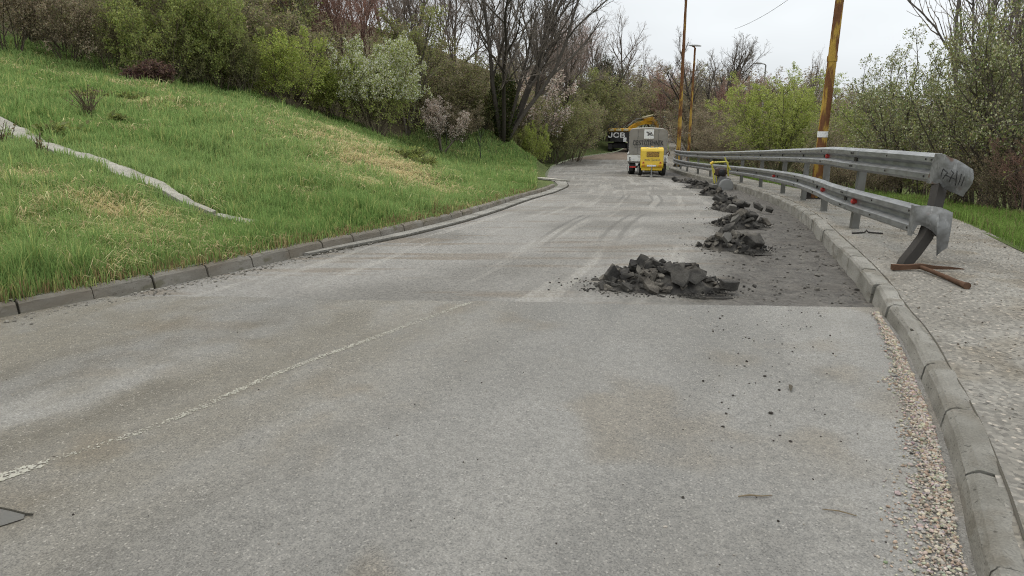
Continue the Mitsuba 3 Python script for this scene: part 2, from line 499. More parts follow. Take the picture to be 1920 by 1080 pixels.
bank_pts = np.array([
    [-5.56, 7.5, .50], [-8, 11, .95], [-9.71, 13.5, 1.4], [-13.5, 19, 2.28], [-18.97, 27, 3.81], [-16.67, 28, 3.4], [-4.58, 9, .39], [-6.25, 12.5, .86],
    [-8.87, 18, 1.67], [-9.82, 20, 1.96], [-13.67, 28, 2.71], [-3.15, 10.2, .22], [-4.55, 15, .72], [-6.29, 21, 1.37], [-8.96, 30, 1.71], [-2.58, 13, .30],
    [-3.55, 18, .54], [-4.68, 23, .76], [-7.04, 36, .68], [-1.72, 14, .0], [-2.18, 22, -.19], [-2.73, 36, -.9], [-.25, 32.5, -1.0], [-.46, 20, -.25], [1.03, 34, -.98],
    [-1.99, 44, -.34], [-.36, 48, .02], [2.0, 42, -.95], [3.2, 50, -.40], [5.5, 60, -1.2], [-5.4, 40, -.35], [-5.6, 29, .3],
    [-7.6, 4, .35], [-9, 8, .85], [-14, 14, 2.1], [-18, 20, 3.1], [-25, 30, 5.2], [-12, 0, .5], [-20, 5, 2.2], [-18, -6, .6],
    [-22, 40, 6.2], [-14, 44, 4.2], [-8, 52, 2.2], [-2, 60, 1.4], [4, 72, .6], [-35, 30, 8.5], [-35, 50, 12], [-20, 60, 8], [-8, 75, 5], [6, 95, 3], [-45, 15, 9], [-45, 0, 7], [-30, 80, 15], [-10, 110, 11],
    [-60, 30, 14], [-60, 80, 20], [-60, -6, 9]], float)
ky = np.array([-6, -2, 2, 5, 7, 9, 11, 13, 15, 18, 21, 24, 27, 30, 34, 38, 44, 50, 57, 64, 72, 90, 110])
kz = road_z(ky) + np.where(ky < 25, .12, .05)
edge_pts = np.stack([KL(ky), ky, kz], 1)
allp = np.vstack([bank_pts, edge_pts])
bank_rbf = RBFInterpolator(allp[:, :2], allp[:, 2], kernel='thin_plate_spline', smoothing=0.02)


def bank_edge_z(y):
    return road_z(y) + np.where(y < 24, .115, np.clip(.115 - (y - 24) * .02, .03, 1))


def bank_z(x, y):
    x, y = np.asarray(x, float), np.asarray(y, float)
    q = np.stack([np.clip(x, -60, 60), np.clip(y, -6, 112)], -1).reshape(-1, 2)
    z = bank_rbf(q).reshape(x.shape)
    yc = np.clip(y, -6, 112)
    e = KL(yc)
    t = np.maximum(e - np.clip(x, -60, 60), 0)
    ez = bank_rbf(np.stack([e, yc], -1).reshape(-1, 2)).reshape(x.shape)
    bumps = (meshkit.fbm(np.stack([x * .55, y * .55, x * 0], -1), 4, 3) - .5) * .46 + (meshkit.fbm(np.stack([x * 2.1, y * 2.1, x * 0], -1), 3, 5) - .5) * .10
    return z + (bank_edge_z(yc) - ez) * np.exp(-t / .8) + bumps * (1 - np.exp(-t / 1.6))


def right_z(x, y):
    x, y = np.asarray(x, float), np.asarray(y, float)
    t = np.maximum(x - walk_r(y), 0)
    drop = .04 * t + np.where(t > 1.2, .11 * (t - 1.2), 0)
    drop = np.minimum(drop, 3.2 + .02 * t)
    bumps = (meshkit.fbm(np.stack([x * .6, y * .6, x * 0], -1), 4, 8) - .5) * .35
    return road_z(y) + .115 - drop + bumps * (1 - np.exp(-t / 1.5))


def walk_z(x, y):
    return road_z(y) + .112


# ground sheets: the bank on the left, the falling ground on the right, one deep sheet to the horizon
ys = np.concatenate([[-60, -30, -15, -9, -6, -4, -2, 0, 1, 2, 3, 4], np.arange(4.5, 26, .25), np.arange(26, 60, .5), np.arange(60, 112, 2), [115, 130, 160, 220, 320, 460, 700]])
ts = np.concatenate([[0, .03, .08, .15, .25, .4, .6], np.arange(.8, 12, .25), np.arange(12, 30, .6), np.arange(30, 62, 2.5), [66, 75, 90, 130, 200, 320, 600]])
Yg, Tg = np.meshgrid(ys, ts, indexing='ij')
Xg = KL(Yg) - Tg
m, _ = grid_mesh(Xg, Yg, bank_z(Xg, Yg))
single('hillside', m, 'soil', 'grassy hillside rising to the left of the road', kind='structure', smooth=True)
Xg = walk_r(Yg) + Tg
m, _ = grid_mesh(Xg, Yg, right_z(Xg, Yg))
single('ground', m, 'soil', 'falling ground to the right of the pavement', kind='structure', smooth=True)


# ------------------------------------------------------------------ road, milled road, pavement, kerbs
def cut_y(f):
    """y of the saw cut across the road; f runs from the right kerb (0) to the left (1)."""
    return 5.79 + .42 * f + .03 * np.sin(f * 17) * f + .006 * np.sin(f * 140) + .005 * np.sin(f * 311 + 1)


def arc(y):
    return ARC_S(y)


_ya = np.concatenate([np.arange(-60, 130, .1), [700.0]])
ARC_S = PchipInterpolator(_ya, np.concatenate([[0], np.cumsum(np.hypot(np.diff(_ya), np.diff(kerb_r(_ya))))]))
S0 = float(ARC_S(0))


def lateral(x, y):
    sl = kerb_r.derivative()(y)
    return (kerb_r(y) - x) / np.sqrt(1 + sl ** 2)


fr = np.concatenate([[0, .02], np.linspace(.04, .96, 36), [.98, 1]])


def road_sheet(g_of, rows, dz):
    G, Fm = np.meshgrid(rows, fr, indexing='ij')
    Yr = g_of(G, Fm)
    xr, xl = kerb_r(Yr) + .04, kerb_l(Yr) - .02
    Xr = xr + Fm * (xl - xr)
    Zr = road_z(Yr) + dz(Xr, Yr)
    return grid_mesh(Xr, Yr, Zr, lateral(Xr, Yr), ARC_S(Yr) - S0)


rows = np.concatenate([np.linspace(0, .86, 14), np.linspace(.88, 1, 50)])
m, uv = road_sheet(lambda g, f: -60 + g * (cut_y(f) + 60), rows, lambda x, y: 0 * x)
single('road', m, 'asphalt', 'worn grey asphalt road in the foreground up to the saw cut', kind='structure', smooth=True, uv=uv)


def milled_dz(x, y):
    l = lateral(x, y)
    w = 1.45 + .25 * np.sin(y * 1.3) + .15 * np.sin(y * 3.1 + 1)
    k = np.clip((w - l) / .35, 0, 1)
    k = k * k * (3 - 2 * k)
    rough = (meshkit.fbm(np.stack([x * 4, y * 4, x * 0], -1), 3, 4) - .5) * .05 * k
    fade = np.clip((y - 5.8) / .4, 0, 1)
    return -.030 - .045 * k * fade + rough * fade


rows2 = np.concatenate([np.arange(0, 8, .12), np.arange(8, 30, .4), np.arange(30, 56, 1.0)])
fr_old = fr
fr = np.concatenate([np.linspace(0, .34, 36), np.linspace(.36, .96, 26), [.98, 1]])
m, uv = road_sheet(lambda g, f: cut_y(f) + .001 + g, rows2, milled_dz)
single('road', m, 'milled', 'dusty milled road surface beyond the saw cut with dug-out strip by the kerb', kind='structure', smooth=True, uv=uv)
labels['road_001']['label'] = 'dusty milled road surface beyond the saw cut with dug-out strip by the kerb'
fr = fr_old
rows3 = np.concatenate([np.arange(61, 100, 1.5), [105, 115, 130, 200, 400, 700]])
m, uv = road_sheet(lambda g, f: g, rows3, lambda x, y: -.02 + 0 * x)
single('dirt_road', m, 'dirt', 'brown dirt stretch of road beyond the works', kind='structure', smooth=True, uv=uv)
# step face of the cut
fc = np.linspace(0, 1, 120)
yc = cut_y(fc)
xc = kerb_r(yc) + .04 + fc * (kerb_l(yc) - .02 - kerb_r(yc) - .04)
m = cat([sheet(np.stack([xc, yc, road_z(yc) - .003], 1), np.stack([xc, yc, road_z(yc) - .1], 1), .004)])
single('cut_edge', m, 'joint_dirt', 'dark sawn edge across the road', kind='structure')
# far end of the milled surface meets the dirt: an apron under both
yy = np.linspace(59, 63, 9)
fa = np.linspace(0, 1, 12)
G, Fm = np.meshgrid(yy, fa, indexing='ij')
Xa = kerb_r(G) + Fm * (kerb_l(G) - kerb_r(G))
m, uv = grid_mesh(Xa, G, road_z(G) - .05, lateral(Xa, G), G)
single('dirt_road', m, 'dirt', 'edge of the brown dirt stretch', kind='structure', uv=uv)
labels[[k for k in labels if k.startswith('dirt_road')][-1]]['label'] = 'brown edge where the milled surface ends'

# pavement on the right
yw = np.concatenate([[-60, -20, -8, -4], np.arange(-2, 30, .25), np.arange(30, 112, 1.0), [120, 160, 300, 700]])
fw = np.linspace(0, 1, 14)
G, Fm = np.meshgrid(yw, fw, indexing='ij')
slope = kerb_r.derivative()(G)
xi = kerb_r(G) + .15 * np.sqrt(1 + slope ** 2)
wob = .08 * (meshkit.fbm(np.stack([G * 1.7, G * 0, G * 0], -1), 3, 2) - .5)
Xw = xi + Fm * (walk_r(G) + .08 + wob - xi)
m, uv = grid_mesh(Xw, G, walk_z(Xw, G) + .006 * np.sin(Xw * 3) * Fm, Xw, G)
single('pavement', m, 'paving', 'gritty pavement strewn with fine gravel right of the kerb', kind='structure', smooth=True, uv=uv)


# kerb stones
def station_list(curve, y0, y1, step):
    yv = np.linspace(y0, y1, 6000)
    s = np.concatenate([[0], np.cumsum(np.hypot(np.diff(yv), np.diff(curve(yv))))])
    return np.interp(np.arange(0, s[-1], step), s, yv)


def kerb_stone(curve, ya, yb, side, rng, gap=.006, z_lo=-.16, top=.12, batter=.055, width=.175, round_=.028):
    """One stone between two stations; side +1: pavement to the right (right kerb), -1: to the left."""
    nseg = 5
    jit = rng.normal(0, 1, 6)
    sec0 = [(0, z_lo), (batter * .82, top - round_), (batter + .012, top - .007), (batter + round_ + .01, top), (width, top - .004), (width, z_lo)]
    frames, secs = [], []
    for i in range(nseg + 1):
        y = ya + (yb - ya) * i / nseg
        sl = float(curve.derivative()(y))
        tan = np.array([sl, 1.0]) / math.hypot(sl, 1)
        nor = np.array([tan[1], -tan[0]]) * side
        e = gap if i == 0 else -gap if i == nseg else 0
        o = np.array([float(curve(y)), y]) + tan * e + nor * (jit[0] * .004 + jit[1] * .003 * (i / nseg - .5))
        dz = float(road_z(y)) + jit[2] * .003 + jit[3] * .003 * (i / nseg - .5)
        shrink = .006 if i in (0, nseg) else 0
        for (d, z) in sec0:
            dd = d + shrink * (.5 if d < .1 else 0)
            secs.append([o[0] + nor[0] * dd, o[1] + nor[1] * dd, dz + z - (shrink if z > .05 else 0)])
    v = np.array(secs)
    mm = len(sec0)
    f = []
    for i in range(nseg):
        for j in range(mm):
            p, q = i * mm + j, i * mm + (j + 1) % mm
            f += [[p, q, q + mm], [p, q + mm, p + mm]]
    for c in range(1, mm - 1):
        f += [[0, c + 1, c], [nseg * mm, nseg * mm + c, nseg * mm + c + 1]]
    # lightly knocked corners
    kn = np.zeros((len(v), 3))
    topv = v[:, 2] > v[:, 2].min() + .2
    kn[topv] = rng.normal(0, 1, (int(topv.sum()), 3)) * [.0022, .0022, .002]
    hit = topv & (rng.random(len(v)) < .08)
    kn[hit] -= [0, 0, .009]
    v = v + kn
    f = np.array(f)
    if trimesh.Trimesh(v, f, process=False).volume < 0:
        f = f[:, ::-1]
    return v, f


def joint_strip(curve, y0, y1, side, top, width):
    yv = np.linspace(y0, y1, int((y1 - y0) * 4))
    sl = curve.derivative()(yv)
    n = np.sqrt(1 + sl ** 2)
    nx, ny = side / n, -side * sl / n
    parts = []
    for (d0, z0, d1, z1) in ((.045, -.16, .075, top), (.075, top, width, top)):
        a = np.stack([curve(yv) + nx * d0, yv + ny * d0, road_z(yv) + z0], 1)
        b = np.stack([curve(yv) + nx * d1, yv + ny * d1, road_z(yv) + z1], 1)
        parts.append(sheet(a, b, .004))
    return cat(parts)


rk = thing('kerb', 'concrete kerb of chamfered blocks along the right side of the road', None, kind='structure')
st = station_list(kerb_r, -3, 47, .735)
off = int(np.argmin(abs(st - 3.43)))
st = st + (3.43 - st[off])
rng = np.random.default_rng(11)
for a, b in zip(st[:-1], st[1:]):
    part(rk, 'stone', kerb_stone(kerb_r, a, b, 1, rng, z_lo=-.22, batter=.055 if a < 6 else .018, width=.175 if a < 6 else .165), 'concrete')
part(rk, 'joint_filler', joint_strip(kerb_r, -3, 47, 1, .100, .17), 'joint_dirt')
yv = np.linspace(-2, 40, 420)
sl = kerb_r.derivative()(yv)
n = np.sqrt(1 + sl ** 2)
wj = .003 + .009 * meshkit.noise(np.stack([yv * 4, yv * 0, yv * 0], 1), 6)
qa = np.stack([kerb_r(yv) + .172 / n, yv - .172 * sl / n, road_z(yv) + .1165], 1)
qb = np.stack([kerb_r(yv) + (.172 + wj) / n, yv - (.172 + wj) * sl / n, road_z(yv) + .1165], 1)
part(rk, 'pavement_joint', sheet(qa, qb, .003), 'silt')
lk = thing('kerb', 'concrete kerb of low blocks along the grass on the left of the road', None, kind='structure')
st = station_list(kerb_l, 1.5, 24.5, .60)
off = int(np.argmin(abs(st - 5.59)))
st = st + (5.59 - st[off])
rng = np.random.default_rng(12)
for a, b in zip(st[:-1], st[1:]):
    part(lk, 'stone', kerb_stone(kerb_l, a, b, -1, rng, gap=.009, z_lo=-.16, top=.105, batter=.06, width=.16), 'concrete_old')
part(lk, 'joint_filler', joint_strip(kerb_l, 1.5, 24.5, -1, .080, .15), 'joint_dirt')

# gutter strip left of the milled asphalt, with its dark edge
yv = np.linspace(8.4, 29.5, 130)
wv = np.interp(yv, [8.4, 10, 14, 20, 26, 29.5], [.06, .16, .22, .25, .35, .45])
sl = kerb_l.derivative()(yv)
n = np.sqrt(1 + sl ** 2)
a = np.stack([kerb_l(yv) - .02, yv, road_z(yv) - .018], 1)
b = np.stack([kerb_l(yv) + wv / n, yv - wv * sl / n, road_z(yv) - .020], 1)
single('gutter', sheet(a, b, .05), 'concrete', 'narrow concrete gutter strip between left kerb and road', kind='structure')
b2 = b + np.stack([.045 / n, -.045 * sl / n, 0 * n - .004], 1)
single('gutter_edge', sheet(b + [0, 0, .0], b2, .006), 'joint_dirt', 'dark gap between gutter strip and road', kind='structure')


# concrete path strips in the grass
def strip_on_bank(pts, widths, lift, n=60):
    pts = np.asarray(pts, float)
    s = np.concatenate([[0], np.cumsum(np.hypot(*np.diff(pts, axis=0).T))])
    q = np.linspace(0, s[-1], n)
    x, y = np.interp(q, s, pts[:, 0]), np.interp(q, s, pts[:, 1])
    w = np.interp(q, s, widths)
    t = np.gradient(np.stack([x, y], 1), axis=0)
    t /= np.linalg.norm(t, axis=1, keepdims=True)
    nn = np.stack([-t[:, 1], t[:, 0]], 1)
    w = w * (1 + .25 * (meshkit.noise(np.stack([q * 2, q * 0, q * 0], 1), 3) - .5))
    A = np.stack([x, y], 1) + nn * w[:, None] / 2
    B = np.stack([x, y], 1) - nn * w[:, None] / 2
    za, zb = bank_z(A[:, 0], A[:, 1]) + lift, bank_z(B[:, 0], B[:, 1]) + lift
    return sheet(np.column_stack([A, za]), np.column_stack([B, zb]), .06)


path_pts = [(-16.0, 14.6), (-12.5, 13.9), (-10.4, 13.4), (-9.3, 13.0), (-8.5, 12.55), (-7.45, 11.7), (-6.35, 11.0), (-5.69, 10.5), (-4.9, 9.9), (-4.4, 9.55), (-4.05, 9.38)]
single('path', strip_on_bank(path_pts, [.9, .95, .95, .8, .42, .30, .30, .28, .24, .13, .08], .09), 'concrete_pale', 'pale concrete path strip winding down the grass on the left', kind='structure')
single('path', strip_on_bank([(-4.0, 9.35), (-3.6, 9.22), (-3.15, 9.06)], [.10, .22, .26], .07, 12), 'concrete_pale', 'short bare end of the concrete path near the left kerb', kind='structure')
single('path', strip_on_bank([(-7.0, 39.0), (-4.6, 37.4), (-2.73, 35.6), (-.25, 32.2), (1.0, 30.6), (1.9, 29.5)], [1.2, 1.2, 1.2, 1.25, 1.3, 1.5], .05), 'concrete_pale', 'side path meeting the road at the end of the left kerb', kind='structure')
#PART2
# ------------------------------------------------------------------ guardrail
W_SEC = [(-.155, .012), (-.140, .055), (-.118, .080), (-.062, .080), (-.040, .045), (-.020, .004), (.020, .004), (.040, .045), (.062, .080), (.118, .080), (.140, .055), (.155, .012)]


def w_section(th=.006):
    o = np.array(W_SEC)
    t = np.gradient(o, axis=0)
    n = np.stack([-t[:, 1], t[:, 0]], 1)
    n /= np.linalg.norm(n, axis=1, keepdims=True)
    return np.vstack([o, (o - n * th)[::-1]])


WS = w_section()
post_xy = [(4.92, 9.86), (5.64, 12.46), (6.47, 15.38), (7.08, 18.16), (7.82, 21.9), (8.36, 25.43), (8.85, 29.0), (9.25, 32.6), (9.62, 36.2), (9.95, 39.8), (10.45, 43.4), (11.05, 47.0), (11.8, 50.5), (12.8, 54)]
py = np.array([p[1] for p in post_xy])
px_ = np.array([p[0] for p in post_xy])
rail_x = PchipInterpolator(np.concatenate([[6.9, 7.5, 8.6], py]), np.concatenate([[4.43, 4.50, 4.64], px_ - .12 * np.ones(len(py))]))


def rail_frames(y0, y1, z_of, x_of, step=.35):
    yv = np.linspace(y0, y1, max(3, int((y1 - y0) / step)))
    fr_ = []
    for y in yv:
        h = .05
        sl = (x_of(y + h) - x_of(y - h)) / (2 * h)
        nrm = np.array([-1, sl, 0]) / math.hypot(sl, 1)     # towards the road
        fr_.append((np.array([x_of(y), y, z_of(y)]), np.array([0, 0, 1.0]), nrm))
    return fr_


rail = thing('guardrail', 'steel guardrail with two corrugated beams and a crumpled near end, right of the kerb', 'guardrail')
UP = lambda y: walk_z(0, y) + .975
LOW = lambda y: walk_z(0, y) + .435 + .02 * np.clip((9 - y) / 2, 0, 1)
up_x = lambda y: float(rail_x(y)) + .02
low_x = lambda y: float(rail_x(y)) - .06 - .15 * float(np.clip((9.8 - y) / 2.6, 0, 1.1))
joints = [7.35, 9.72, 12.46, 15.38, 18.16, 21.9, 25.43, 29.0, 32.6, 36.2, 39.8, 43.4, 47.0, 50.5, 54.0]
for zf, xf, nm in ((UP, up_x, 'upper_beam'), (LOW, low_x, 'lower_beam')):
    for i, (a, b) in enumerate(zip(joints[:-1], joints[1:])):
        sh = .003 * (i % 2)
        a2 = a if (nm == 'upper_beam' or i) else 7.12
        frs = rail_frames(a2 - (.16 if i else 0), b + .0, zf, lambda y, sh=sh, xf=xf: xf(y) - .0045 * (i % 2))
        part(rail, nm, sweep(WS, frs), 'galvanised', smooth=30)
# posts: sigma section folded plate
SIG = [(-.06, -.045), (.06, -.045), (.06, -.02), (.054, -.02), (.054, -.038), (.012, -.038), (.006, .01), (.012, .045), (.054, .045), (.054, .03), (.06, .03), (.06, .052), (.006, .052), (-.002, .01), (.006, -.034), (-.06, -.038)]
SIGP = [(-.055, -.05), (.055, -.05), (.055, -.044), (-.049, -.044), (-.049, .044), (.055, .044), (.055, .05), (-.055, .05)]
rngp = np.random.default_rng(3)
for i, (x, y) in enumerate(post_xy):
    sl = float(rail_x.derivative()(max(y, 9)))
    tan = np.array([sl, 1, 0]) / math.hypot(sl, 1)
    nor = np.array([tan[1], -tan[0], 0])
    o = np.array([float(rail_x(y)) + .10, y, 0])
    lean = nor * rngp.normal(0, .015)
    frs = [(o + lean * t + [0, 0, walk_z(x, y) - .15 + t * 1.25], tan, nor) for t in (0, 1)]
    part(rail, 'post', sweep(SIGP, frs), 'galvanised_dull')
    for zf, xf in ((UP, up_x), (LOW, low_x)):
        z = float(zf(y))
        m = cat([box(-.045, .045, -.10, .0, -.07, .07)])
        part(rail, 'spacer', move(m, (xf(y) + .02, y, z), rz=-math.atan(sl) + math.pi / 2 - math.pi / 2), 'dark_steel')
    # splice bolts on the ridges
    if y < 26:
        bl = []
        for zf, xf in ((UP, up_x), (LOW, low_x)):
            for dy in (-.12, -.05):
                for dz in (-.088, .088):
                    yy_ = y + dy
                    c = np.array([xf(yy_), yy_, float(zf(yy_)) + dz]) - nor * .084
                    bl.append(tube([c + nor * .004, c - nor * .012], [.014, .012], 6))
        part(rail, 'bolt_set', cat(bl), 'dark_steel', kind='stuff')
# red reflectors in the valley of the beams
for y, zf, xf in ((11.95, UP, up_x), (9.35, LOW, low_x), (11.5, LOW, low_x), (18.6, LOW, low_x)):
    sl = float(rail_x.derivative()(y))
    nor = np.array([-1, sl, 0]) / math.hypot(sl, 1)
    c = np.array([xf(y), y, float(zf(y))]) + nor * .006
    tn = np.array([sl, 1, 0]) / math.hypot(sl, 1)
    m = tube([c, c + nor * .05, c + nor * .062], [.036, .036, .026], 12)
    part(rail, 'reflector', m, 'red_lens', smooth=40)
# slots for bolts at the beams' near ends
bl = []
for zf, xf, y in ((UP, up_x, 7.42), (UP, up_x, 7.55), (LOW, low_x, 7.17), (LOW, low_x, 7.28), (UP, up_x, 8.6), (LOW, low_x, 8.5)):
    sl = (xf(y + .05) - xf(y - .05)) / .1
    nor = np.array([-1, sl, 0]) / math.hypot(sl, 1)
    for dz in (-.09, .09):
        c = np.array([xf(y), y, float(zf(y)) + dz]) + nor * .079
        bl.append(tube([c, c + nor * .010], [.013, .011], 6))
part(rail, 'bolt_set', cat(bl), 'dark_steel', kind='stuff')


def frame_at(xf, y):
    sl = (xf(y + .05) - xf(y - .05)) / .1
    tan = np.array([-sl, -1, 0]) / math.hypot(sl, 1)       # running on past the end, towards the camera
    nor = np.array([-1, sl, 0]) / math.hypot(sl, 1)
    return np.array([xf(y), y, 0.0]), tan, nor


# upper end shoe: a flattened plate that wraps back round behind the beam
o, tan, nor = frame_at(up_x, 7.40)
zc = float(UP(7.4))
A, B_, edge = [], [], []
for k, t in enumerate(np.linspace(0, 1, 18)):
    dent = .007 * math.sin(k * .9)
    if t < .38:
        d = t / .38 * .16
        p = o + tan * d + nor * (.088 + (0 if t < .2 else dent * .5))
        drop, hh = .0, .158
    else:
        a = (t - .38) / .62 * 2.1
        r = .19
        p = o + tan * (.16 + r * math.sin(a)) + nor * (.088 - r * (1 - math.cos(a)) + dent)
        drop, hh = .07 * a, .158 - .03 * max(0, a - .9)
    sh_ = .06 if t < .38 else .06 * max(0, 1 - (a / 1.4))
    A.append(p + tan * sh_ + [0, 0, zc + hh - drop * .75])
    B_.append(p - tan * sh_ * .8 + nor * -dent + [0, 0, zc - hh - drop])
def plate(A_, B__, out, bulge, th=.006, m=7):
    # a curved plate between two edges, bulging outwards between them
    A_, B__ = np.array(A_), np.array(B__)
    hs = np.linspace(0, 1, m)
    rows = np.stack([A_ + (B__ - A_) * h_ + out * (bulge(h_)[:, None] if np.ndim(bulge(h_)) else bulge(h_)) for h_ in hs], 1)
    du, dv = np.gradient(rows, axis=0), np.gradient(rows, axis=1)
    n_ = np.cross(du, dv)
    n_ /= np.linalg.norm(n_, axis=2, keepdims=True) + 1e-12
    k_ = len(A_)
    v_ = np.vstack([(rows + n_ * th / 2).reshape(-1, 3), (rows - n_ * th / 2).reshape(-1, 3)])
    f_ = []
    N_ = k_ * m
    for i_ in range(k_ - 1):
        for j_ in range(m - 1):
            a_ = i_ * m + j_
            f_ += [[a_, a_ + m, a_ + m + 1, a_ + 1], [N_ + a_, N_ + a_ + 1, N_ + a_ + m + 1, N_ + a_ + m]]
    rim = [i_ * m for i_ in range(k_)] + [(k_ - 1) * m + j_ for j_ in range(1, m)] + [i_ * m + m - 1 for i_ in range(k_ - 2, -1, -1)] + [j_ for j_ in range(m - 2, 0, -1)]
    for a_, b_ in zip(rim, rim[1:] + rim[:1]):
        f_.append([a_, b_, N_ + b_, N_ + a_])
    return cat([(v_, np.array(f_))])


A, B_ = np.array(A), np.array(B_)
tq = np.linspace(0, 1, len(A))
outv = np.gradient((A + B_) / 2, axis=0)
outv = np.cross(outv, [0, 0, 1.0])
outv /= np.linalg.norm(outv, axis=1, keepdims=True)
if outv[0] @ nor < 0:
    outv = -outv
wk = np.clip((tq - .25) / .35, 0, 1)
A = A - outv * (.035 * wk)[:, None]
B_ = B_ - outv * (.10 * wk)[:, None]
ushoe_bulge = lambda h_: (.055 * math.sin(math.pi * min(1, h_ * 1.1)) * wk + .005 * np.sin(tq * 9 + h_ * 4) * wk)
part(rail, 'end_shoe', plate(A, B_, outv, ushoe_bulge), 'worn_steel', smooth=40, label='curved upper end plate with dark scribbles')
sc_l = []
for (a, b, lo, hi) in ((.50, .46, .62, .35), (.50, .58, .62, .55), (.58, .50, .55, .30), (.62, .66, .66, .60), (.66, .61, .60, .28), (.70, .72, .70, .25), (.77, .76, .66, .28), (.82, .82, .62, .30), (.55, .70, .46, .44)):
    Pa, Pb = np.array(A), np.array(B_)
    q = np.linspace(0, 1, len(A))
    pts = []
    for s in np.linspace(0, 1, 5):
        t, h = a + (b - a) * s, lo + (hi - lo) * s
        pa = np.array([np.interp(t, q, Pa[:, i]) for i in range(3)])
        pb = np.array([np.interp(t, q, Pb[:, i]) for i in range(3)])
        ov = np.array([np.interp(t, q, outv[:, i]) for i in range(3)])
        bu = np.interp(t, q, ushoe_bulge(1 - h))
        pts.append(pb + (pa - pb) * h + ov * (bu + .004))
    sc_l.append(tube(pts, .004, 5))
part(rail, 'graffiti', cat(sc_l), 'ink', label='dark handwritten scribble on the upper end plate')
part(rail, 'rust_edge', sheet([A[-1], A[-1] - [0, 0, .12]], [A[-1] + nor * -.02 + tan * -.05, A[-1] + nor * -.02 + tan * -.05 - [0, 0, .10]], .008), 'rust', label='rusty torn corner')
# lower end shoe: flat strap, then a crumpled plate hanging down to a torn point
o, tan, nor = frame_at(low_x, 7.22)
zc = float(LOW(7.2))
A, B_ = [], []
ctrl = [(0, .086, .158, -.158), (.10, .088, .157, -.158), (.105, .085, .155, -.15), (.14, .05, .165, -.03), (.18, .0, .17, -.04), (.22, -.06, .165, -.08), (.25, -.10, .16, -.13), (.262, -.115, .155, -.33), (.29, -.15, .14, -.27), (.30, -.19, .12, -.23)]
for d, w_, hi, lo in ctrl:
    p = o + tan * d + nor * w_
    A.append(p + [0, 0, zc + hi])
    B_.append(p + [0, 0, zc + lo])
A, B_ = np.array(A), np.array(B_)
tq2 = np.linspace(0, 1, len(A))
ov2 = np.gradient((A + B_) / 2, axis=0)
ov2 = np.cross(ov2, [0, 0, 1.0])
ov2 /= np.linalg.norm(ov2, axis=1, keepdims=True)
if ov2[0] @ nor < 0:
    ov2 = -ov2
part(rail, 'end_shoe', plate(A, B_, ov2, lambda h_: (.05 * math.sin(math.pi * h_) * np.clip((tq2 - .2) / .3, 0, 1) + .007 * np.sin(tq2 * 8 + h_ * 5) * np.clip((tq2 - .2) / .2, 0, 1)), .007), 'worn_steel', smooth=40, label='crumpled lower end plate torn to a point')
cx_ = [(o + tan * d + nor * w_ + [0, 0, zc + hi], o + tan * d + nor * w_ + [0, 0, zc + lo]) for d, w_, hi, lo in ((.05, -.02, .10, -.12), (.12, -.06, .12, -.13), (.17, -.03, .11, -.10), (.22, -.11, .10, -.14), (.27, -.13, .08, -.10))]
part(rail, 'inner_plate', sheet([a_ for a_, b_ in cx_], [b_ for a_, b_ in cx_], .006), 'dark_steel', smooth=35, label='dark crumpled plate inside the lower end')
# last post, bent over towards the road at its foot
zb = float(walk_z(4.03, 7.03))
cl = np.array([(4.02, 6.98, zb - .03), (4.05, 6.99, zb + .05), (4.14, 7.02, zb + .15), (4.25, 7.05, zb + .30), (4.33, 7.12, zb + .46), (4.40, 7.20, zb + .64), (4.50, 7.34, zb + .84), (4.56, 7.42, zb + .95)])
tt = np.gradient(cl, axis=0)
tt /= np.linalg.norm(tt, axis=1, keepdims=True)
frs = []
for p, t in zip(cl, tt):
    u = np.array([0, 1.0, 0]) - t * t[1]
    u /= np.linalg.norm(u)
    w_ = np.cross(t, u)
    frs.append((p, w_, u))
part(rail, 'bent_post', sweep([(y_, x_ * 1.0) for x_, y_ in SIGP], frs), 'dark_steel', smooth=30, label='bent and rusted end post')

# ------------------------------------------------------------------ pickaxe and small metal pieces on the pavement
pk = thing('pickaxe', 'rusty mattock pickaxe lying on the pavement at the foot of the guardrail', 'pickaxe')
zp = float(walk_z(4.1, 6.8))
hp = [(3.80, 6.80), (3.95, 6.80), (4.08, 6.78), (4.22, 6.77), (4.36, 6.74), (4.47, 6.70)]
parts_ = []
HW = [.045, .04, .026, .018, .014, .005]
HT = [.030, .026, .028, .02, .014, .005]
v = []
for (x, y), w_, t_ in zip(hp, HW, HT):
    zc_ = zp + .035 + (.012 if 4.0 < x < 4.2 else 0)
    v += [(x, y - w_, zc_ - t_ * .8), (x, y + w_ * .2, zc_ - t_ * .8), (x, y + w_ * .2, zc_ + t_), (x, y - w_, zc_ + t_)]
v = np.array(v)
f = []
for i in range(5):
    for j in range(4):
        p, q = i * 4 + j, i * 4 + (j + 1) % 4
        f.append([p, p + 4, q + 4, q])
f += [[0, 1, 2, 3], [23, 22, 21, 20]]
part(pk, 'head', cat([(v, np.array(f))]), 'rust')
part(pk, 'handle', tube([(4.06, 6.80, zp + .045), (4.08, 6.70, zp + .04), (4.09, 6.45, zp + .032), (4.075, 6.2, zp + .028), (4.06, 6.06, zp + .03), (4.055, 6.0, zp + .032)], [.02, .02, .021, .022, .027, .034], 10), 'rust', smooth=40, label='worn brown handle with a thick round end')
v_ = tube([(4.60, 9.28, walk_z(4.6, 9.3) + .012), (4.78, 9.30, walk_z(4.7, 9.3) + .02), (4.80, 9.30, walk_z(4.7, 9.3) + .045), (4.83, 9.30, walk_z(4.7, 9.3) + .02), (5.0, 9.25, walk_z(5, 9.3) + .012)], .011, 6)
single('steel_rod', v_, 'dark_steel', 'short bent steel rod lying on the pavement in front of the nearest straight post', 'rod')

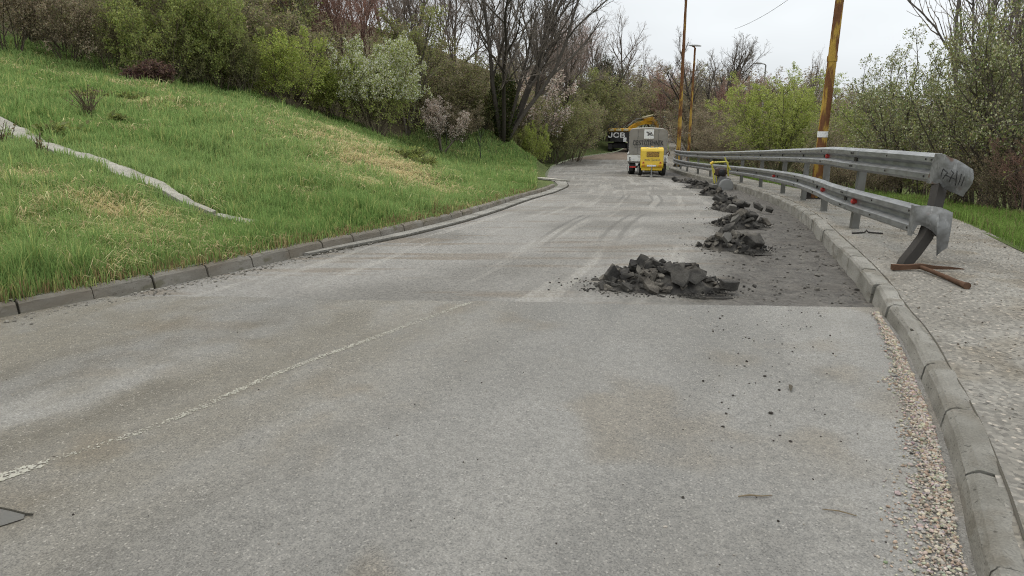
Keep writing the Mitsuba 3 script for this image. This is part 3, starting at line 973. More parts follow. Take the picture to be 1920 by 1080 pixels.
# ------------------------------------------------------------------ broken asphalt heaps
def chunk(rng, L, Wd, H_):
    n_ = 6
    ang = np.sort((np.arange(n_) + rng.uniform(-.45, .45, n_)) * 2 * np.pi / n_)
    rad = rng.uniform(.65, 1.0, n_)
    ring = np.stack([np.cos(ang) * rad * L / 2, np.sin(ang) * rad * Wd / 2], 1)
    top = np.column_stack([ring * rng.uniform(.75, 1.0, (n_, 1)), H_ / 2 + rng.normal(0, H_ * .10, n_)])
    bot = np.column_stack([ring * rng.uniform(.7, 1.0, (n_, 1)), -H_ / 2 + rng.normal(0, H_ * .10, n_)])
    mid = np.column_stack([ring * 1.05, rng.uniform(-.3, .3, n_) * H_])
    return arr(trimesh.convex.convex_hull(np.vstack([top, bot])))


def heap(label, cx, cy, rx_, ry_, hh, n_, size, seed, slabs=(), ridge=None):
    rng_ = np.random.default_rng(seed)
    key = thing('rubble_heap', label, 'rubble heap', 'heaps of broken asphalt along the dug-out strip')
    z0 = lambda x, y: float(road_z(y)) - .035

    def prof(u, w):
        r2 = u * u + w * w
        lump = .75 + .5 * float(meshkit.noise(np.array([[u * 2.2 + seed, w * 2.2, 0.3]]), seed)[0])
        return hh * max(0, 1 - r2 ** .8) * lump
    # gravelly core
    X_, Y_ = np.meshgrid(np.linspace(-1, 1, 26), np.linspace(-1, 1, 18), indexing='ij')
    Z_ = np.array([[prof(u * 1.05, w * 1.05) * .78 for u, w in zip(r0, r1)] for r0, r1 in zip(X_, Y_)])
    Z_ += rng_.normal(0, .012, Z_.shape) * (Z_ > 0) - .03 * (Z_ <= 0)
    m_, _ = grid_mesh(cx + X_ * rx_, cy + Y_ * ry_, Z_ + np.vectorize(z0)(X_, cy + Y_ * ry_))
    part(key, 'fine_debris', m_, 'rubble')
    for i in range(n_):
        u, w = rng_.normal(0, .46, 2)
        if u * u + w * w > 1.15:
            u, w = u * .6, w * .6
        s = size * rng_.lognormal(0, .42)
        big = s > size * 1.1
        m_ = chunk(rng_, s * 1.35, s * rng_.uniform(.6, 1.0), s * rng_.uniform(.18, .36))
        m_ = move(m_, rx=rng_.normal(0, .55), ry=rng_.normal(0, .55), rz=rng_.uniform(0, 6.3))
        x, y = cx + u * rx_, cy + w * ry_
        h = prof(u, w)
        m_ = move(m_, (x, y, z0(x, y) + h * rng_.uniform(.72, 1.02) + s * .10))
        v_, f_ = m_
        low = v_[:, 2].min() - z0(x, y)
        if low < -.02:
            v_ = v_ + [0, 0, -low - .015]
        part(key, 'chunk', (v_, f_), 'rubble_dusty' if rng_.random() < .3 else 'rubble')
    for (x, y, dz, L, Wd, H_, rx2, ry2, rz2, mat) in slabs:
        m_ = chunk(rng_, L, Wd, H_)
        part(key, 'slab', move(move(m_, rx=rx2, ry=ry2), (x, y, z0(x, y) + dz), rz=rz2), mat)
    # crumbs spilled round the foot
    cr = []
    for i in range(int(n_ * 2.4)):
        a = rng_.uniform(0, 6.28)
        r = rng_.uniform(.7, 1.2) + rng_.exponential(.12)
        s = rng_.uniform(.007, .028)
        x, y = cx + math.cos(a) * r * rx_, cy + math.sin(a) * r * ry_
        if y < cut_y(0) + .5 - .0 and y < 6.26:
            y = 6.27
        cr.append(move(chunk(rng_, s * 1.4, s, s * .7), (x, y, z0(x, y) + s * .2 + max(0, .0)), rz=rng_.uniform(0, 6)))
    part(key, 'crumbs', cat(cr), 'rubble', kind='stuff')
    return key


heap('largest heap of broken asphalt, nearest of the row, just behind the saw cut', 1.44, 6.75, .66, .40, .215, 250, .085, 21,
     slabs=[(2.10, 6.55, .05, .34, .16, .08, .1, .15, .2, 'rubble'), (1.62, 6.50, .15, .30, .26, .06, 1.05, .1, -.5, 'rubble'), (1.78, 6.52, .14, .30, .24, .06, .95, -.2, .2, 'rubble'),
            (1.42, 6.72, .23, .20, .12, .06, .3, .5, .3, 'rubble'), (1.22, 6.80, .20, .22, .16, .06, .2, -.2, .9, 'rubble'), (1.74, 6.74, .20, .30, .10, .05, .2, .05, .1, 'rubble'), (.95, 6.62, .05, .16, .12, .06, .2, .1, .4, 'rubble')])
heap('second heap of broken asphalt, with a big dark slab on its right', 2.90, 9.0, .42, .36, .21, 100, .095, 22,
     slabs=[(3.12, 8.78, .12, .40, .28, .10, .7, .2, .1, 'rubble'), (2.76, 8.82, .17, .26, .2, .05, .9, .1, .6, 'rubble_top'), (2.85, 9.05, .25, .26, .16, .08, .2, -.5, .4, 'rubble')])
heap('third heap of broken asphalt, with a pale sawn slab leaning on it', 3.78, 11.5, .44, .34, .18, 85, .10, 23,
     slabs=[(3.66, 11.3, .13, .40, .12, .08, .2, -.65, .5, 'rubble_top'), (3.98, 11.4, .15, .28, .22, .09, .3, .1, .3, 'rubble'), (4.20, 11.5, .06, .24, .18, .07, .2, .3, -.4, 'rubble')])
heap('fourth heap of broken asphalt, trailing off to the right in a low ridge', 4.60, 14.8, .38, .45, .22, 46, .12, 24,
     slabs=[(4.95, 14.7, .12, .34, .18, .08, .2, .4, -.4, 'rubble'), (5.12, 14.35, .07, .34, .18, .08, .1, .4, -.8, 'rubble'), (5.2, 14.0, .05, .28, .16, .08, .2, .3, -.9, 'rubble'), (4.5, 14.2, .09, .34, .24, .08, .3, .2, .4, 'rubble_top')])
heap('fifth heap of broken asphalt, a steep one in front of the yellow framed machine', 5.74, 19.9, .36, .5, .28, 40, .14, 25, slabs=[(5.70, 19.75, .27, .36, .3, .1, .15, .1, .4, 'rubble_top')])
heap('sixth heap of broken asphalt, left of the yellow framed machine', 6.55, 24.4, .55, .6, .19, 38, .15, 26)
heap('farthest low row of broken asphalt beside the towed compressor', 7.35, 29.6, .55, .5, .11, 28, .14, 27)

# loose stones: the gravel in the gutter, crumbs on the milled strip, pebbles on pavement and road
ICO = arr(trimesh.creation.icosphere(subdivisions=0, radius=1.0))


def pebbles(pos, size, col, rng_, flat=.65):
    n_ = len(pos)
    v0, f0 = ICO
    sc_ = size[:, None] * rng_.uniform(.6, 1.25, (n_, 3))
    sc_[:, 2] *= flat
    v_ = v0[None] * sc_[:, None] * rng_.uniform(.8, 1.15, (n_, len(v0), 1))
    a = rng_.uniform(0, 6.28, n_)
    ca, sa = np.cos(a)[:, None], np.sin(a)[:, None]
    x, y = v_[..., 0] * ca - v_[..., 1] * sa, v_[..., 0] * sa + v_[..., 1] * ca
    v_ = np.stack([x, y, v_[..., 2]], -1) + pos[:, None]
    f_ = (f0[None] + (np.arange(n_) * len(v0))[:, None, None]).reshape(-1, 3)
    return (v_.reshape(-1, 3), f_), np.repeat(col, len(v0), 0)


def off_kerb(y, d):
    sl_ = kerb_r.derivative()(y)
    n_ = np.sqrt(1 + sl_ ** 2)
    return kerb_r(y) - d / n_, y + d * sl_ / n_


rg = np.random.default_rng(31)
n_ = 9000
y = rg.uniform(1.5, 5.6, n_)
wid = np.interp(y, [1.5, 2.6, 3.6, 4.6, 5.5], [.14, .145, .13, .085, .025]) * (.75 + .6 * meshkit.noise(np.stack([y * 3, 0 * y, 0 * y], 1), 4))
d = np.abs(rg.normal(0, .5, n_)) * wid * 1.1 + .005
x, y = off_kerb(y, d)
sz = rg.lognormal(math.log(.0054), .36, n_)
tone = rg.uniform(.55, 1.25, (n_, 1))
col = np.array([.42, .375, .315]) * tone + rg.normal(0, .02, (n_, 3))
col = np.clip(np.where(rg.random((n_, 1)) < .18, np.array([.38, .29, .225]) * tone, col), .03, .8)
m, c = pebbles(np.stack([x, y, sz * .45 + np.maximum(0, .014 - d * .1)], 1), sz, col, rg)
single('gravel', m, 'stones', 'loose beige gravel washed up against the right kerb', 'gravel', kind='stuff', color=c)
n_ = 950
y = 5.95 + rg.exponential(6.0, n_)
y = np.where(y > 34, rg.uniform(6, 20, n_), y)
d = rg.beta(1.1, 2.2, n_) * 2.4
x, y = off_kerb(y, d)
ok = (y > cut_y(0) + .08)
x, y, d = x[ok], y[ok], d[ok]
n_ = len(x)
sz = rg.lognormal(math.log(.0072), .55, n_)
col = np.clip(np.array([.075, .070, .062]) * rg.uniform(.5, 2.2, (n_, 1)), .02, .5)
m, c = pebbles(np.stack([x, y, road_z(y) + milled_dz(x, y) + sz * .3], 1), sz, col, rg)
single('debris', m, 'stones', 'dark crumbs of broken asphalt strewn over the dug-out strip', 'debris', kind='stuff', color=c)
n_ = 1500
y = rg.uniform(1.6, 16, n_)
f_ = rg.random(n_)
x = kerb_r(y) + .22 + f_ * (walk_r(y) - kerb_r(y) - .25)
sz = np.minimum(rg.lognormal(math.log(.0058), .40, n_), .014)
col = np.clip(np.array([.27, .235, .195]) * rg.uniform(.25, 1.45, (n_, 1)), .03, .6)
m, c = pebbles(np.stack([x, y, walk_z(x, y) + sz * .4], 1), sz, col, rg)
single('grit', m, 'stones', 'fine loose grit scattered on the pavement', 'grit', kind='stuff', color=c)
n_ = 420
y = rg.uniform(1.7, 5.7, n_)
f_ = rg.beta(1.0, 1.8, n_)
x = kerb_r(y) - f_ * (kerb_r(y) - kerb_l(y))
k_ = slice(0, 110)
y[k_] = rg.uniform(3.2, 5.7, 110)
x[k_] = kerb_r(y[k_]) - rg.uniform(.45, 1.5, 110)
sz = rg.lognormal(math.log(.0040), .30, n_)
sz[k_] *= rg.uniform(.9, 1.9, 110)
dark = (rg.random((n_, 1)) < .4) | (np.arange(n_)[:, None] < 90)
col = np.where(dark, np.array([.05, .045, .04]), np.array([.32, .29, .25])) * rg.uniform(.6, 1.3, (n_, 1))
m, c = pebbles(np.stack([x, y, sz * .4], 1), sz, col, rg)
single('grit', m, 'stones', 'sparse small stones and crumbs on the near asphalt', 'grit', kind='stuff', color=c)
n_ = 500
y = rg.uniform(5.2, 9.5, n_)
d = np.abs(rg.normal(0, .13, n_)) + .01
sl = kerb_l.derivative()(y)
q = np.sqrt(1 + sl ** 2)
x, y = kerb_l(y) + d / q, y - d * sl / q
sz = rg.lognormal(math.log(.009), .4, n_)
col = np.clip(np.array([.24, .225, .195]) * rg.uniform(.6, 1.4, (n_, 1)), .03, .5)
m, c = pebbles(np.stack([x, y, road_z(y) + sz * .3 - np.where(y > 6.1, .025, 0)], 1), sz, col, rg)
single('grit', m, 'stones', 'grey grit lying along the foot of the left kerb', 'grit', kind='stuff', color=c)

# worn remains of the painted centre line: flakes of paint left on the asphalt
lx = PchipInterpolator([1.6, 2.85, 3.43, 4.2, 5.03, 5.82, 6.1], [-2.95, -2.35, -1.89, -1.51, -.97, -.46, -.28])
fl = []
for i in range(4200):
    y = rg.uniform(1.8, 5.95)
    keep = meshkit.noise(np.array([[y * 2.2, 1, 0]]), 9)[0]
    strong = y < 2.98
    if not strong and rg.random() > .30 + .5 * keep:
        continue
    wline = .05 if strong else .03
    x = float(lx(y)) + rg.uniform(-wline, wline)
    s = rg.uniform(.003, .009) * (1.5 if strong else 1)
    a = np.sort(rg.uniform(0, 6.28, 5))
    fl.append((np.array([(x + math.cos(t) * s * 1.1, y + math.sin(t) * s, .003) for t in a]), np.array([[0, 1, 2], [0, 2, 3], [0, 3, 4]])))
single('road_marking', cat(fl), 'road_paint', 'worn remains of a white centre line on the near asphalt', kind='structure')
# repaired patch at the lower left, a dead leaf and twigs
pt = np.array([(-2.6, 2.72), (-2.3, 2.63), (-2.02, 2.57), (-2.0, 2.53), (-2.12, 2.42), (-2.45, 2.2), (-3.0, 2.2)])
single('asphalt_patch', (np.column_stack([pt, np.full(7, .005)]), np.array([[0, i + 1, i] for i in range(1, 6)])), 'patch', 'dark asphalt patch at the lower left corner of the photo', kind='structure')
ck = np.array([(-3.0, 2.78), (-2.6, 2.73), (-2.3, 2.645), (-2.1, 2.59), (-2.02, 2.562), (-1.98, 2.555)])
single('road_crack', sheet(np.column_stack([ck, np.full(6, .006)]), np.column_stack([ck + [0, .009], np.full(6, .006)]), .003), 'joint_dirt', 'dark crack round the patch at the lower left', kind='structure')
lf = [(1.67, 3.88), (1.70, 3.93), (1.712, 3.98), (1.685, 3.96), (1.672, 3.92)]
zl = [.006, .02, .010, .022, .014]
single('dead_leaf', (np.column_stack([lf, zl]), np.array([[0, 1, 4], [1, 2, 3], [1, 3, 4]])), 'dead_leaf', 'small curled dead leaf on the asphalt of the right lane', 'leaf')
single('twig', tube([(.98, 2.70, .006), (1.03, 2.705, .01), (1.08, 2.70, .008), (1.13, 2.71, .006)], [.003, .004, .003, .002], 5), 'dry_wood', 'thin twig on the near asphalt, left of the gravel', 'twig')
single('twig', tube([(1.30, 2.60, .006), (1.36, 2.58, .01), (1.42, 2.55, .006)], [.002, .003, .002], 5), 'dry_wood', 'shorter thin twig on the asphalt beside the gravel', 'twig')
#PART3
# ------------------------------------------------------------------ lamp posts and cable
def lamp_post(label, x, y, zb, top, r0, r1, mat, lean=(0, 0), head=True, band=None, gusset=False, head_dir=(-1, 0), ws=1.0, centred=False, fat=1.0):
    key = thing('street_lamp', label, 'street lamp', 'lamp posts behind the guardrail')
    n_ = 16
    zz = np.linspace(0, top, n_)
    pts = np.stack([x + lean[0] * zz, y + lean[1] * zz, zb + zz], 1)
    part(key, 'pole', tube(pts, np.linspace(r0, r1, n_), 14), mat, smooth=40)
    for zj in (.32, .62):
        k = int(zj * n_)
        rr = r0 + (r1 - r0) * zj
        part(key, 'collar', tube([pts[k], pts[k] + [0, 0, .12]], rr * 1.12, 14), mat, smooth=40)
    if band:
        c = np.array([x + lean[0] * band, y, zb + band])
        rr = r0 + (r1 - r0) * band / top
        part(key, 'band', tube([c, c + [0, 0, .13]], rr * 1.07, 14), 'white_print', smooth=40)
    if gusset:
        part(key, 'base_plate', box(x - .24, x + .24, y - .24, y + .24, zb, zb + .03), 'dark_steel')
        for a in range(4):
            m_ = trimesh.creation.extrude_polygon(__import__('shapely').Polygon([(.08, 0), (.36, 0), (.36, .03), (.10, .34), (.08, .34)]), .02, engine='earcut')
            m_.apply_transform(trimesh.transformations.rotation_matrix(math.pi / 2, (1, 0, 0)))
            part(key, 'gusset', move(arr(m_), (x, y, zb + .03), rz=a * math.pi / 2 + .3), 'dark_steel')
    if head:
        tp = pts[-1]
        hd = np.array([head_dir[0], head_dir[1], 0])
        part(key, 'arm', tube([tp, tp + hd * .25 * ws + [0, 0, .10], tp + hd * .55 * ws + [0, 0, .13]], r1 * .8, 8), mat, smooth=40)
        c = tp + hd * .55 * ws + [0, 0, .13]
        L_ = .95 * ws
        if centred:
            c, L_ = tp + [0, 0, .16] - hd * .65, 1.35
        ring = []
        for t, w_, h_ in ((0, .07, .05), (.2, .15, .09), (.6, .17, .10), (.9, .13, .07), (1, .05, .03)):
            ring.append((c + hd * (t * L_), np.array([-hd[1], hd[0], 0]), np.array([0, 0, 1.0]), w_ * max(ws, .9) * fat, h_ * max(ws, .9) * fat))
        sec = [(math.cos(a) * 1.0, math.sin(a) * (1.0 if math.sin(a) > 0 else .55)) for a in np.linspace(0, 2 * math.pi, 13)[:-1]]
        part(key, 'lamp_head', sweep(sec, [(o_, u_ * w_, v_ * h_) for o_, u_, v_, w_, h_ in ring]), 'lamp_grey', smooth=50)
    return key


lamp_post('thick rusty yellow lamp post nearest the camera, behind the bend of the guardrail', 6.95, 15.95, float(walk_z(0, 15.95)), 9.0, .115, .06, 'rusty_yellow', lean=(.022, 0), band=1.38, gusset=True)
lamp_post('tall slim rusty yellow lamp post just right of the truck', 11.32, 48.0, float(walk_z(0, 48)), 13.0, .15, .06, 'rusty_yellow', lean=(-.006, 0), gusset=True, ws=1.4)
lamp_post('rusty lamp post with a grey lamp head behind the slim yellow post', 13.75, 55.0, float(walk_z(0, 55)), 8.55, .12, .07, 'rusty_yellow', lean=(.004, 0), head_dir=(-.75, -.3), ws=.55, centred=True)
lamp_post('far grey lamp post with a flat head above the yellow green tree', 26.2, 75.0, float(right_z(26.2, 75.0)), 9.2, .09, .07, 'lamp_grey', head_dir=(-1, 0), ws=.8, fat=1.5)
# the far end of the rusty one carries a wide flat lantern
t_ = np.linspace(0, 1, 24)
c0, c1 = np.array([20.0, 66.0, 9.3]), np.array([17.5, 30.0, 12.2])
pts = c0 + (c1 - c0) * t_[:, None]
pts[:, 2] -= 1.1 * 4 * t_ * (1 - t_)
single('overhead_cable', tube(pts, .014, 5), 'dark_steel', 'thin dark overhead cable sagging across the sky', 'cable')

# ------------------------------------------------------------------ covered truck
def wheel(key, c, r, w_, axis=(1, 0, 0), name='wheel', hub='white_metal'):
    ax = np.array(axis, float)
    prof = [(.0, .62), (.0, .95), (.12, 1.0), (.5, 1.0), (.88, 1.0), (1.0, .95), (1.0, .62)]
    P_ = np.array([np.array(c) + ax * (t - .5) * w_ for t, _ in prof])
    k = part(key, name, tubes(P_[None], np.array([q_ for _, q_ in prof])[None] * r, 22), 'rubber', smooth=40)
    for s in (-1, 1):
        cc = np.array(c) + ax * s * (w_ / 2 - .01)
        part(k, 'rim', tube([cc, cc + ax * s * .015, cc + ax * s * .03], np.array([.6, .58, .3]) * r, 18), hub, smooth=40)
    return k


def lettering(text, height, bold=True, depth=.004, width=None):
    v_, f_ = arr(meshkit.text_mesh(text, height, depth, bold))
    v_ = v_ - [v_[:, 0].min(), 0, 0]
    if width:
        v_ = v_ * [width / v_[:, 0].max(), 1, 1]
    v_ = v_ - [v_[:, 0].max() / 2, 0, 0]
    # stand it up facing the camera side (-y)
    return np.stack([v_[:, 0], -v_[:, 2], v_[:, 1]], 1), f_


truck = thing('truck', 'small truck with grey tarpaulin body and white tailgate seen from behind', 'truck')
TX, TY = 7.42, 38.6
TZ = float(road_z(TY + 1.5)) - .03
TR = -.175      # heading


def tk(name, m_, bsdf, smooth=False, label=None):
    return part(truck, name, move(m_, (TX, TY, TZ), rz=TR), bsdf, smooth=smooth, label=label)


cs = trimesh.creation.extrude_polygon(__import__('shapely').Polygon([(-1.03, 0), (1.03, 0), (1.03, 1.05)] + [(1.03 - .22 * (1 - math.cos(a)), 1.13 + .22 * math.sin(a)) for a in np.linspace(0, math.pi / 2, 6)] + [(.4, 1.385), (0, 1.40), (-.4, 1.385)] + [(-1.03 + .22 * (1 - math.cos(a)), 1.13 + .22 * math.sin(a)) for a in np.linspace(math.pi / 2, 0, 6)] + [(-1.03, 1.05)]).simplify(.001), 3.4, engine='earcut')
cs.apply_transform(trimesh.transformations.rotation_matrix(math.pi / 2, (1, 0, 0)))
cv, cf = arr(cs)
cv = cv + [0, 3.4, 1.17]
cover = tk('cargo_cover', (cv, cf), 'tarp', smooth=35)
for x in (-.55, 0.0, .55):
    part(cover, 'strap', move(box(x - .015, x + .015, -.012, -.002, 1.18, 2.48), (TX, TY, TZ), rz=TR), 'ink_grey')
part(cover, 'emblem_panel', move(box(-.23, .29, -.022, -.012, 2.00, 2.50), (TX, TY, TZ), rz=TR), 'white_print', label='white square emblem panel')
em = []
rge = np.random.default_rng(5)
for (ex, ez, a, l_, w_) in ((-.06, 2.32, .6, .20, .07), (.05, 2.26, -.5, .26, .09), (.13, 2.20, .1, .22, .06), (-.03, 2.20, -.9, .12, .05), (.0, 2.36, -.2, .12, .04)):
    q = trimesh.creation.box((l_, .006, w_))
    q.apply_transform(trimesh.transformations.rotation_matrix(a, (0, 1, 0)))
    em.append(move(arr(q), (ex + .03, -.025, ez)))
part(cover, 'emblem', move(cat(em), (TX, TY, TZ), rz=TR), 'ink_grey', label='dark grey emblem strokes')
part(cover, 'lettering', move(move(lettering('CESTOTEHNIK', .25, True, .006, 1.62), (.0, -.012, 1.66)), (TX, TY, TZ), rz=TR), 'ink', label='dark lettering on the tarpaulin')
rows_ = [box(-.74 + i * .25, -.74 + i * .25 + .19 + .03 * (i % 2), -.014, -.008, 1.53, 1.57) for i in range(6)]
part(cover, 'small_lettering', move(cat(rows_), (TX, TY, TZ), rz=TR), 'ink_grey', label='thin line of small dark lettering')
tg = tk('tailgate', box(-1.09, 1.09, -.05, .0, .78, 1.17, .015), 'white_metal')
part(tg, 'fold', move(box(-1.10, 1.10, -.065, -.051, 1.14, 1.19), (TX, TY, TZ), rz=TR), 'tarp', label='grey tarpaulin skirt hanging over the tailgate')
for x in (-.95, .95):
    part(tg, 'latch', move(box(x - .03, x + .03, -.085, -.052, .82, 1.02), (TX, TY, TZ), rz=TR), 'ink_grey')
tk('side_panel', box(-1.09, -1.05, .01, 3.4, .80, 1.168), 'white_metal')
tk('side_panel', box(1.05, 1.09, .01, 3.4, .80, 1.168), 'white_metal')
tk('load_floor', box(-1.045, 1.045, .005, 3.4, .70, .80), 'grey_paint')
tk('chassis', cat([box(-.45, -.35, .05, 5.0, .48, .69), box(.35, .45, .05, 5.0, .48, .69), box(-.9, .9, .12, .22, .52, .64)]), 'black_paint')
bm = tk('bumper', box(-.95, .95, -.02, .06, .42, .54, .01), 'black_paint')
for x in (-.78, .78):
    part(bm, 'tail_light', move(box(x - .16, x + .16, -.045, -.021, .44, .53), (TX, TY, TZ), rz=TR), 'red_lens')
tk('number_plate', box(-.62, -.20, -.028, -.0215, .56, .66), 'white_print')
for x in (-.85, .85):
    wheel(truck, np.array([TX + math.cos(TR) * x - math.sin(TR) * 1.1, TY + math.sin(TR) * x + math.cos(TR) * 1.1, TZ + .38]), .38, .30)
    wheel(truck, np.array([TX + math.cos(TR) * x - math.sin(TR) * 4.2, TY + math.sin(TR) * x + math.cos(TR) * 4.2, TZ + .38]), .38, .24)
for x in (-.98, .74):
    tk('mud_flap', box(x, x + .24, .62, .64, .22, .68), 'black_paint')
    tk('mudguard', box(x - .02, x + .26, .66, 1.55, .78 - .085, .78 - .06), 'black_paint')
cab = np.array([(-.98, 3.5), (.98, 3.5), (.98, 5.2), (-.98, 5.2)])
cb = arr(trimesh.convex.convex_hull(np.vstack([np.column_stack([cab, np.full(4, .5)]), np.column_stack([cab * [1, 1], np.full(4, 1.35)]), np.column_stack([cab * [.88, 1] - [0, .12] * np.array([[0], [0], [2.5], [2.5]]), np.full(4, 2.2)])])))
cabk = tk('cab', cb, 'white_metal', smooth=20)
part(cabk, 'rear_window', move(box(-.6, .6, 3.47, 3.485, 1.5, 2.0), (TX, TY, TZ), rz=TR), 'dark_glass')
for x in (-1.14, 1.06):
    tk('mirror', box(x, x + .10, 4.7, 4.78, 1.45, 1.8, .015), 'black_paint')
tk('hose', tube([(1.0, -.05, 1.22), (1.12, -.08, 1.35), (1.17, -.05, 1.25), (1.12, .0, 1.1)], .03, 8), 'rust', smooth=40)

# ------------------------------------------------------------------ towed compressor
comp = thing('compressor', 'yellow towed air compressor trailer parked right behind the truck', 'compressor')
CX, CY = 7.06, 35.5
CZ = float(road_z(CY))
CR = -.175


def cp(name, m_, bsdf, smooth=False, label=None, parent=None):
    return part(parent or comp, name, move(m_, (CX, CY, CZ), rz=CR), bsdf, smooth=smooth, label=label)


side = np.array([(.0, .42), (-.06, .62), (.05, 1.28), (.12, 1.36), (1.5, 1.40), (1.62, 1.30), (1.66, .42)])
bv = np.vstack([np.column_stack([np.full(7, sx * w_), side + [0, 0]]) for sx in (-1, 1) for w_ in (.56,)])
hood = cp('canopy', arr(trimesh.convex.convex_hull(np.vstack([np.column_stack([np.full(7, sx * .575), side[:, 0] + .03, side[:, 1] * .985 + .007]) for sx in (-1, 1)] + [np.column_stack([np.full(7, sx * .54), side]) for sx in (-1, 1)]))), 'yellow_paint', smooth=25)
gp = np.array([(-.27, .985), (.34, .985), (.34, 1.235), (-.27, 1.235)])
sl_back = lambda z: np.interp(z, [.62, 1.28], [-.06, .05])
fr_ = cp('grille', cat([sheet([(-.27, sl_back(.985) - .015, .985), (.34, sl_back(.985) - .015, .985)], [(-.27, sl_back(1.235) - .015, 1.235), (.34, sl_back(1.235) - .015, 1.235)], .012)]), 'ink', parent=hood, label='dark olive ventilation grille')
for i in range(5):
    z = 1.01 + i * .05
    cp('slat', sheet([(-.26, sl_back(z) - .028, z), (.33, sl_back(z) - .028, z)], [(-.26, sl_back(z) - .024, z + .022), (.33, sl_back(z) - .024, z + .022)], .005), 'digger_yellow', parent=hood)
cp('handle_seam', box(-.008, .008, sl_back(.85) - .02, sl_back(.85) + .02, .68, .93), 'ink', parent=hood)
txt = [('PORT', -.30), ('COMPRESS', .22)]
rows_ = [move(box(x_, x_ + .045, -.012, -.004, 0, h_), (0, sl_back(.82), .80)) for x_, h_ in ((-.36, .07), (-.29, .05), (-.22, .06), (-.16, .04), (.06, .04), (.13, .05), (.20, .05), (.27, .05), (.34, .05))]
cp('small_lettering', cat(rows_), 'ink_grey', parent=hood, label='short row of dark lettering')
bar = cp('light_bar', box(-.55, .55, -.10, -.055, .50, .60, .01), 'yellow_paint')
cp('number_plate', box(-.24, .22, -.112, -.101, .51, .59), 'white_print', parent=bar)
for s in (-1, 1):
    cp('tail_light', box(s * .40 - .07, s * .40 + .07, -.115, -.101, .515, .585), 'amber_lens', parent=bar)
    q = arr(trimesh.creation.extrude_polygon(__import__('shapely').Polygon([(-.06, 0), (.06, 0), (0, .10)]), .012, engine='earcut'))
    qv = np.stack([q[0][:, 0] + s * .42, -q[0][:, 2] - .07, q[0][:, 1] + .66], 1)
    cp('reflector', (qv, q[1]), 'red_lens')
cp('skirt', box(-.52, .52, -.03, 1.4, .30, .45, .02), 'yellow_paint')
cp('chassis', box(-.35, .35, .1, 2.2, .25, .32), 'black_paint')
cp('drawbar', tube([(0, 1.6, .30), (0, 2.6, .42), (0, 2.9, .52)], .045, 8), 'black_paint')
cp('jack_stand', tube([(.0, -.06, .46), (.0, -.06, .06), (.0, -.06, .0)], [.03, .028, .09], 10), 'lamp_grey', smooth=40)
for s in (-1, 1):
    wheel(comp, np.array([CX + math.cos(CR) * s * .58 - math.sin(CR) * .55, CY + math.sin(CR) * s * .58 + math.cos(CR) * .55, CZ + .30]), .30, .17, hub='lamp_grey')
    cp('mudguard', box(s * .60 - .09, s * .60 + .09, .2, .9, .625, .65), 'black_paint')
cp('lifting_eye', tube([(-.05, .7, 1.40), (-.04, .7, 1.48), (.04, .7, 1.48), (.05, .7, 1.40)], .016, 6), 'digger_yellow')
cp('hose', tube([(-.30, .2, 1.40), (-.1, .12, 1.43), (.1, .14, 1.43), (.3, .25, 1.41)], .022, 6), 'cream')

# ------------------------------------------------------------------ excavator behind the truck
ex = thing('excavator', 'yellow and black excavator with white lettering standing beyond the truck', 'excavator')
EX, EY = 10.5, 69.0
EZ = float(road_z(EY)) - .02
ER = -.14


def ep(name, m_, bsdf, smooth=False, label=None, parent=None, depth=0):
    return part(parent or ex, name, move(m_, (EX, EY, EZ), rz=ER), bsdf, smooth=smooth, label=label)


for s in (-1, 1):
    outl = __import__('shapely').Polygon([(-1.3, .0), (1.3, .0), (1.62, .30), (1.55, .62), (1.3, .75), (-1.3, .75), (-1.55, .62), (-1.62, .30)])
    q = arr(trimesh.creation.extrude_polygon(outl, .42, engine='earcut'))
    qv = np.stack([q[0][:, 2] - .21 + s * .92, q[0][:, 0] + .9, q[0][:, 1]], 1)
    tr = ep('track', (qv, q[1]), 'rubber')
    for i in range(12):
        ep('shoe', box(s * .92 - .23, s * .92 + .23, -.40 + i * .22, -.40 + i * .22 + .16, .751, .78), 'black_paint', parent=tr)
ep('undercarriage', box(-.7, .7, .2, 1.7, .35, .85, .05), 'black_paint')
ep('turntable', tube([(0, .9, .85), (0, .9, 1.0)], .55, 20), 'dark_steel', smooth=40)
ring = [(-1.2, .55), (-1.2, -.15), (-.95, -.48), (-.4, -.62), (.4, -.62), (.95, -.48), (1.2, -.15), (1.2, .55)]
q = arr(trimesh.creation.extrude_polygon(__import__('shapely').Polygon(ring), .95, engine='earcut'))
cw = ep('counterweight', (q[0] + [0, 0, 1.0], q[1]), 'black_paint')
lt = lettering('JCB', .46, True, .03, 1.62)
ep('lettering', move(lt, (-.34, -.625, 1.40)), 'white_print', parent=cw, label='big white lettering on the black counterweight')
ep('step_plate', box(.32, .62, -.645, -.625, .98, 1.40), 'white_print', parent=cw)
hd = ep('engine_hood', box(-1.15, 1.15, -.42, 1.2, 1.955, 2.25, .08), 'digger_yellow')
for x in (-.85, -.15, .55):
    ep('hood_panel', box(x - .24, x + .24, -.44, -.40, 2.02, 2.22, .02), 'cream', parent=hd)
ep('deck', box(-1.2, 1.2, .55, 2.2, 1.0, 1.95, .04), 'digger_yellow')
cbx = [(-1.15, 1.0), (-.20, 1.0), (-.20, 2.5), (-1.15, 2.5)]
cab_m = arr(trimesh.convex.convex_hull(np.vstack([np.column_stack([np.array(cbx) + [.0, .25], np.full(4, 1.95)]), np.column_stack([np.array(cbx) * [.97, .99] + [.0, .25], np.full(4, 2.95)])])))
cbk = ep('cab', cab_m, 'grey_paint', smooth=20)
ep('rear_window', box(-1.02, -.34, 1.205, 1.235, 2.32, 2.82), 'dark_glass', parent=cbk)
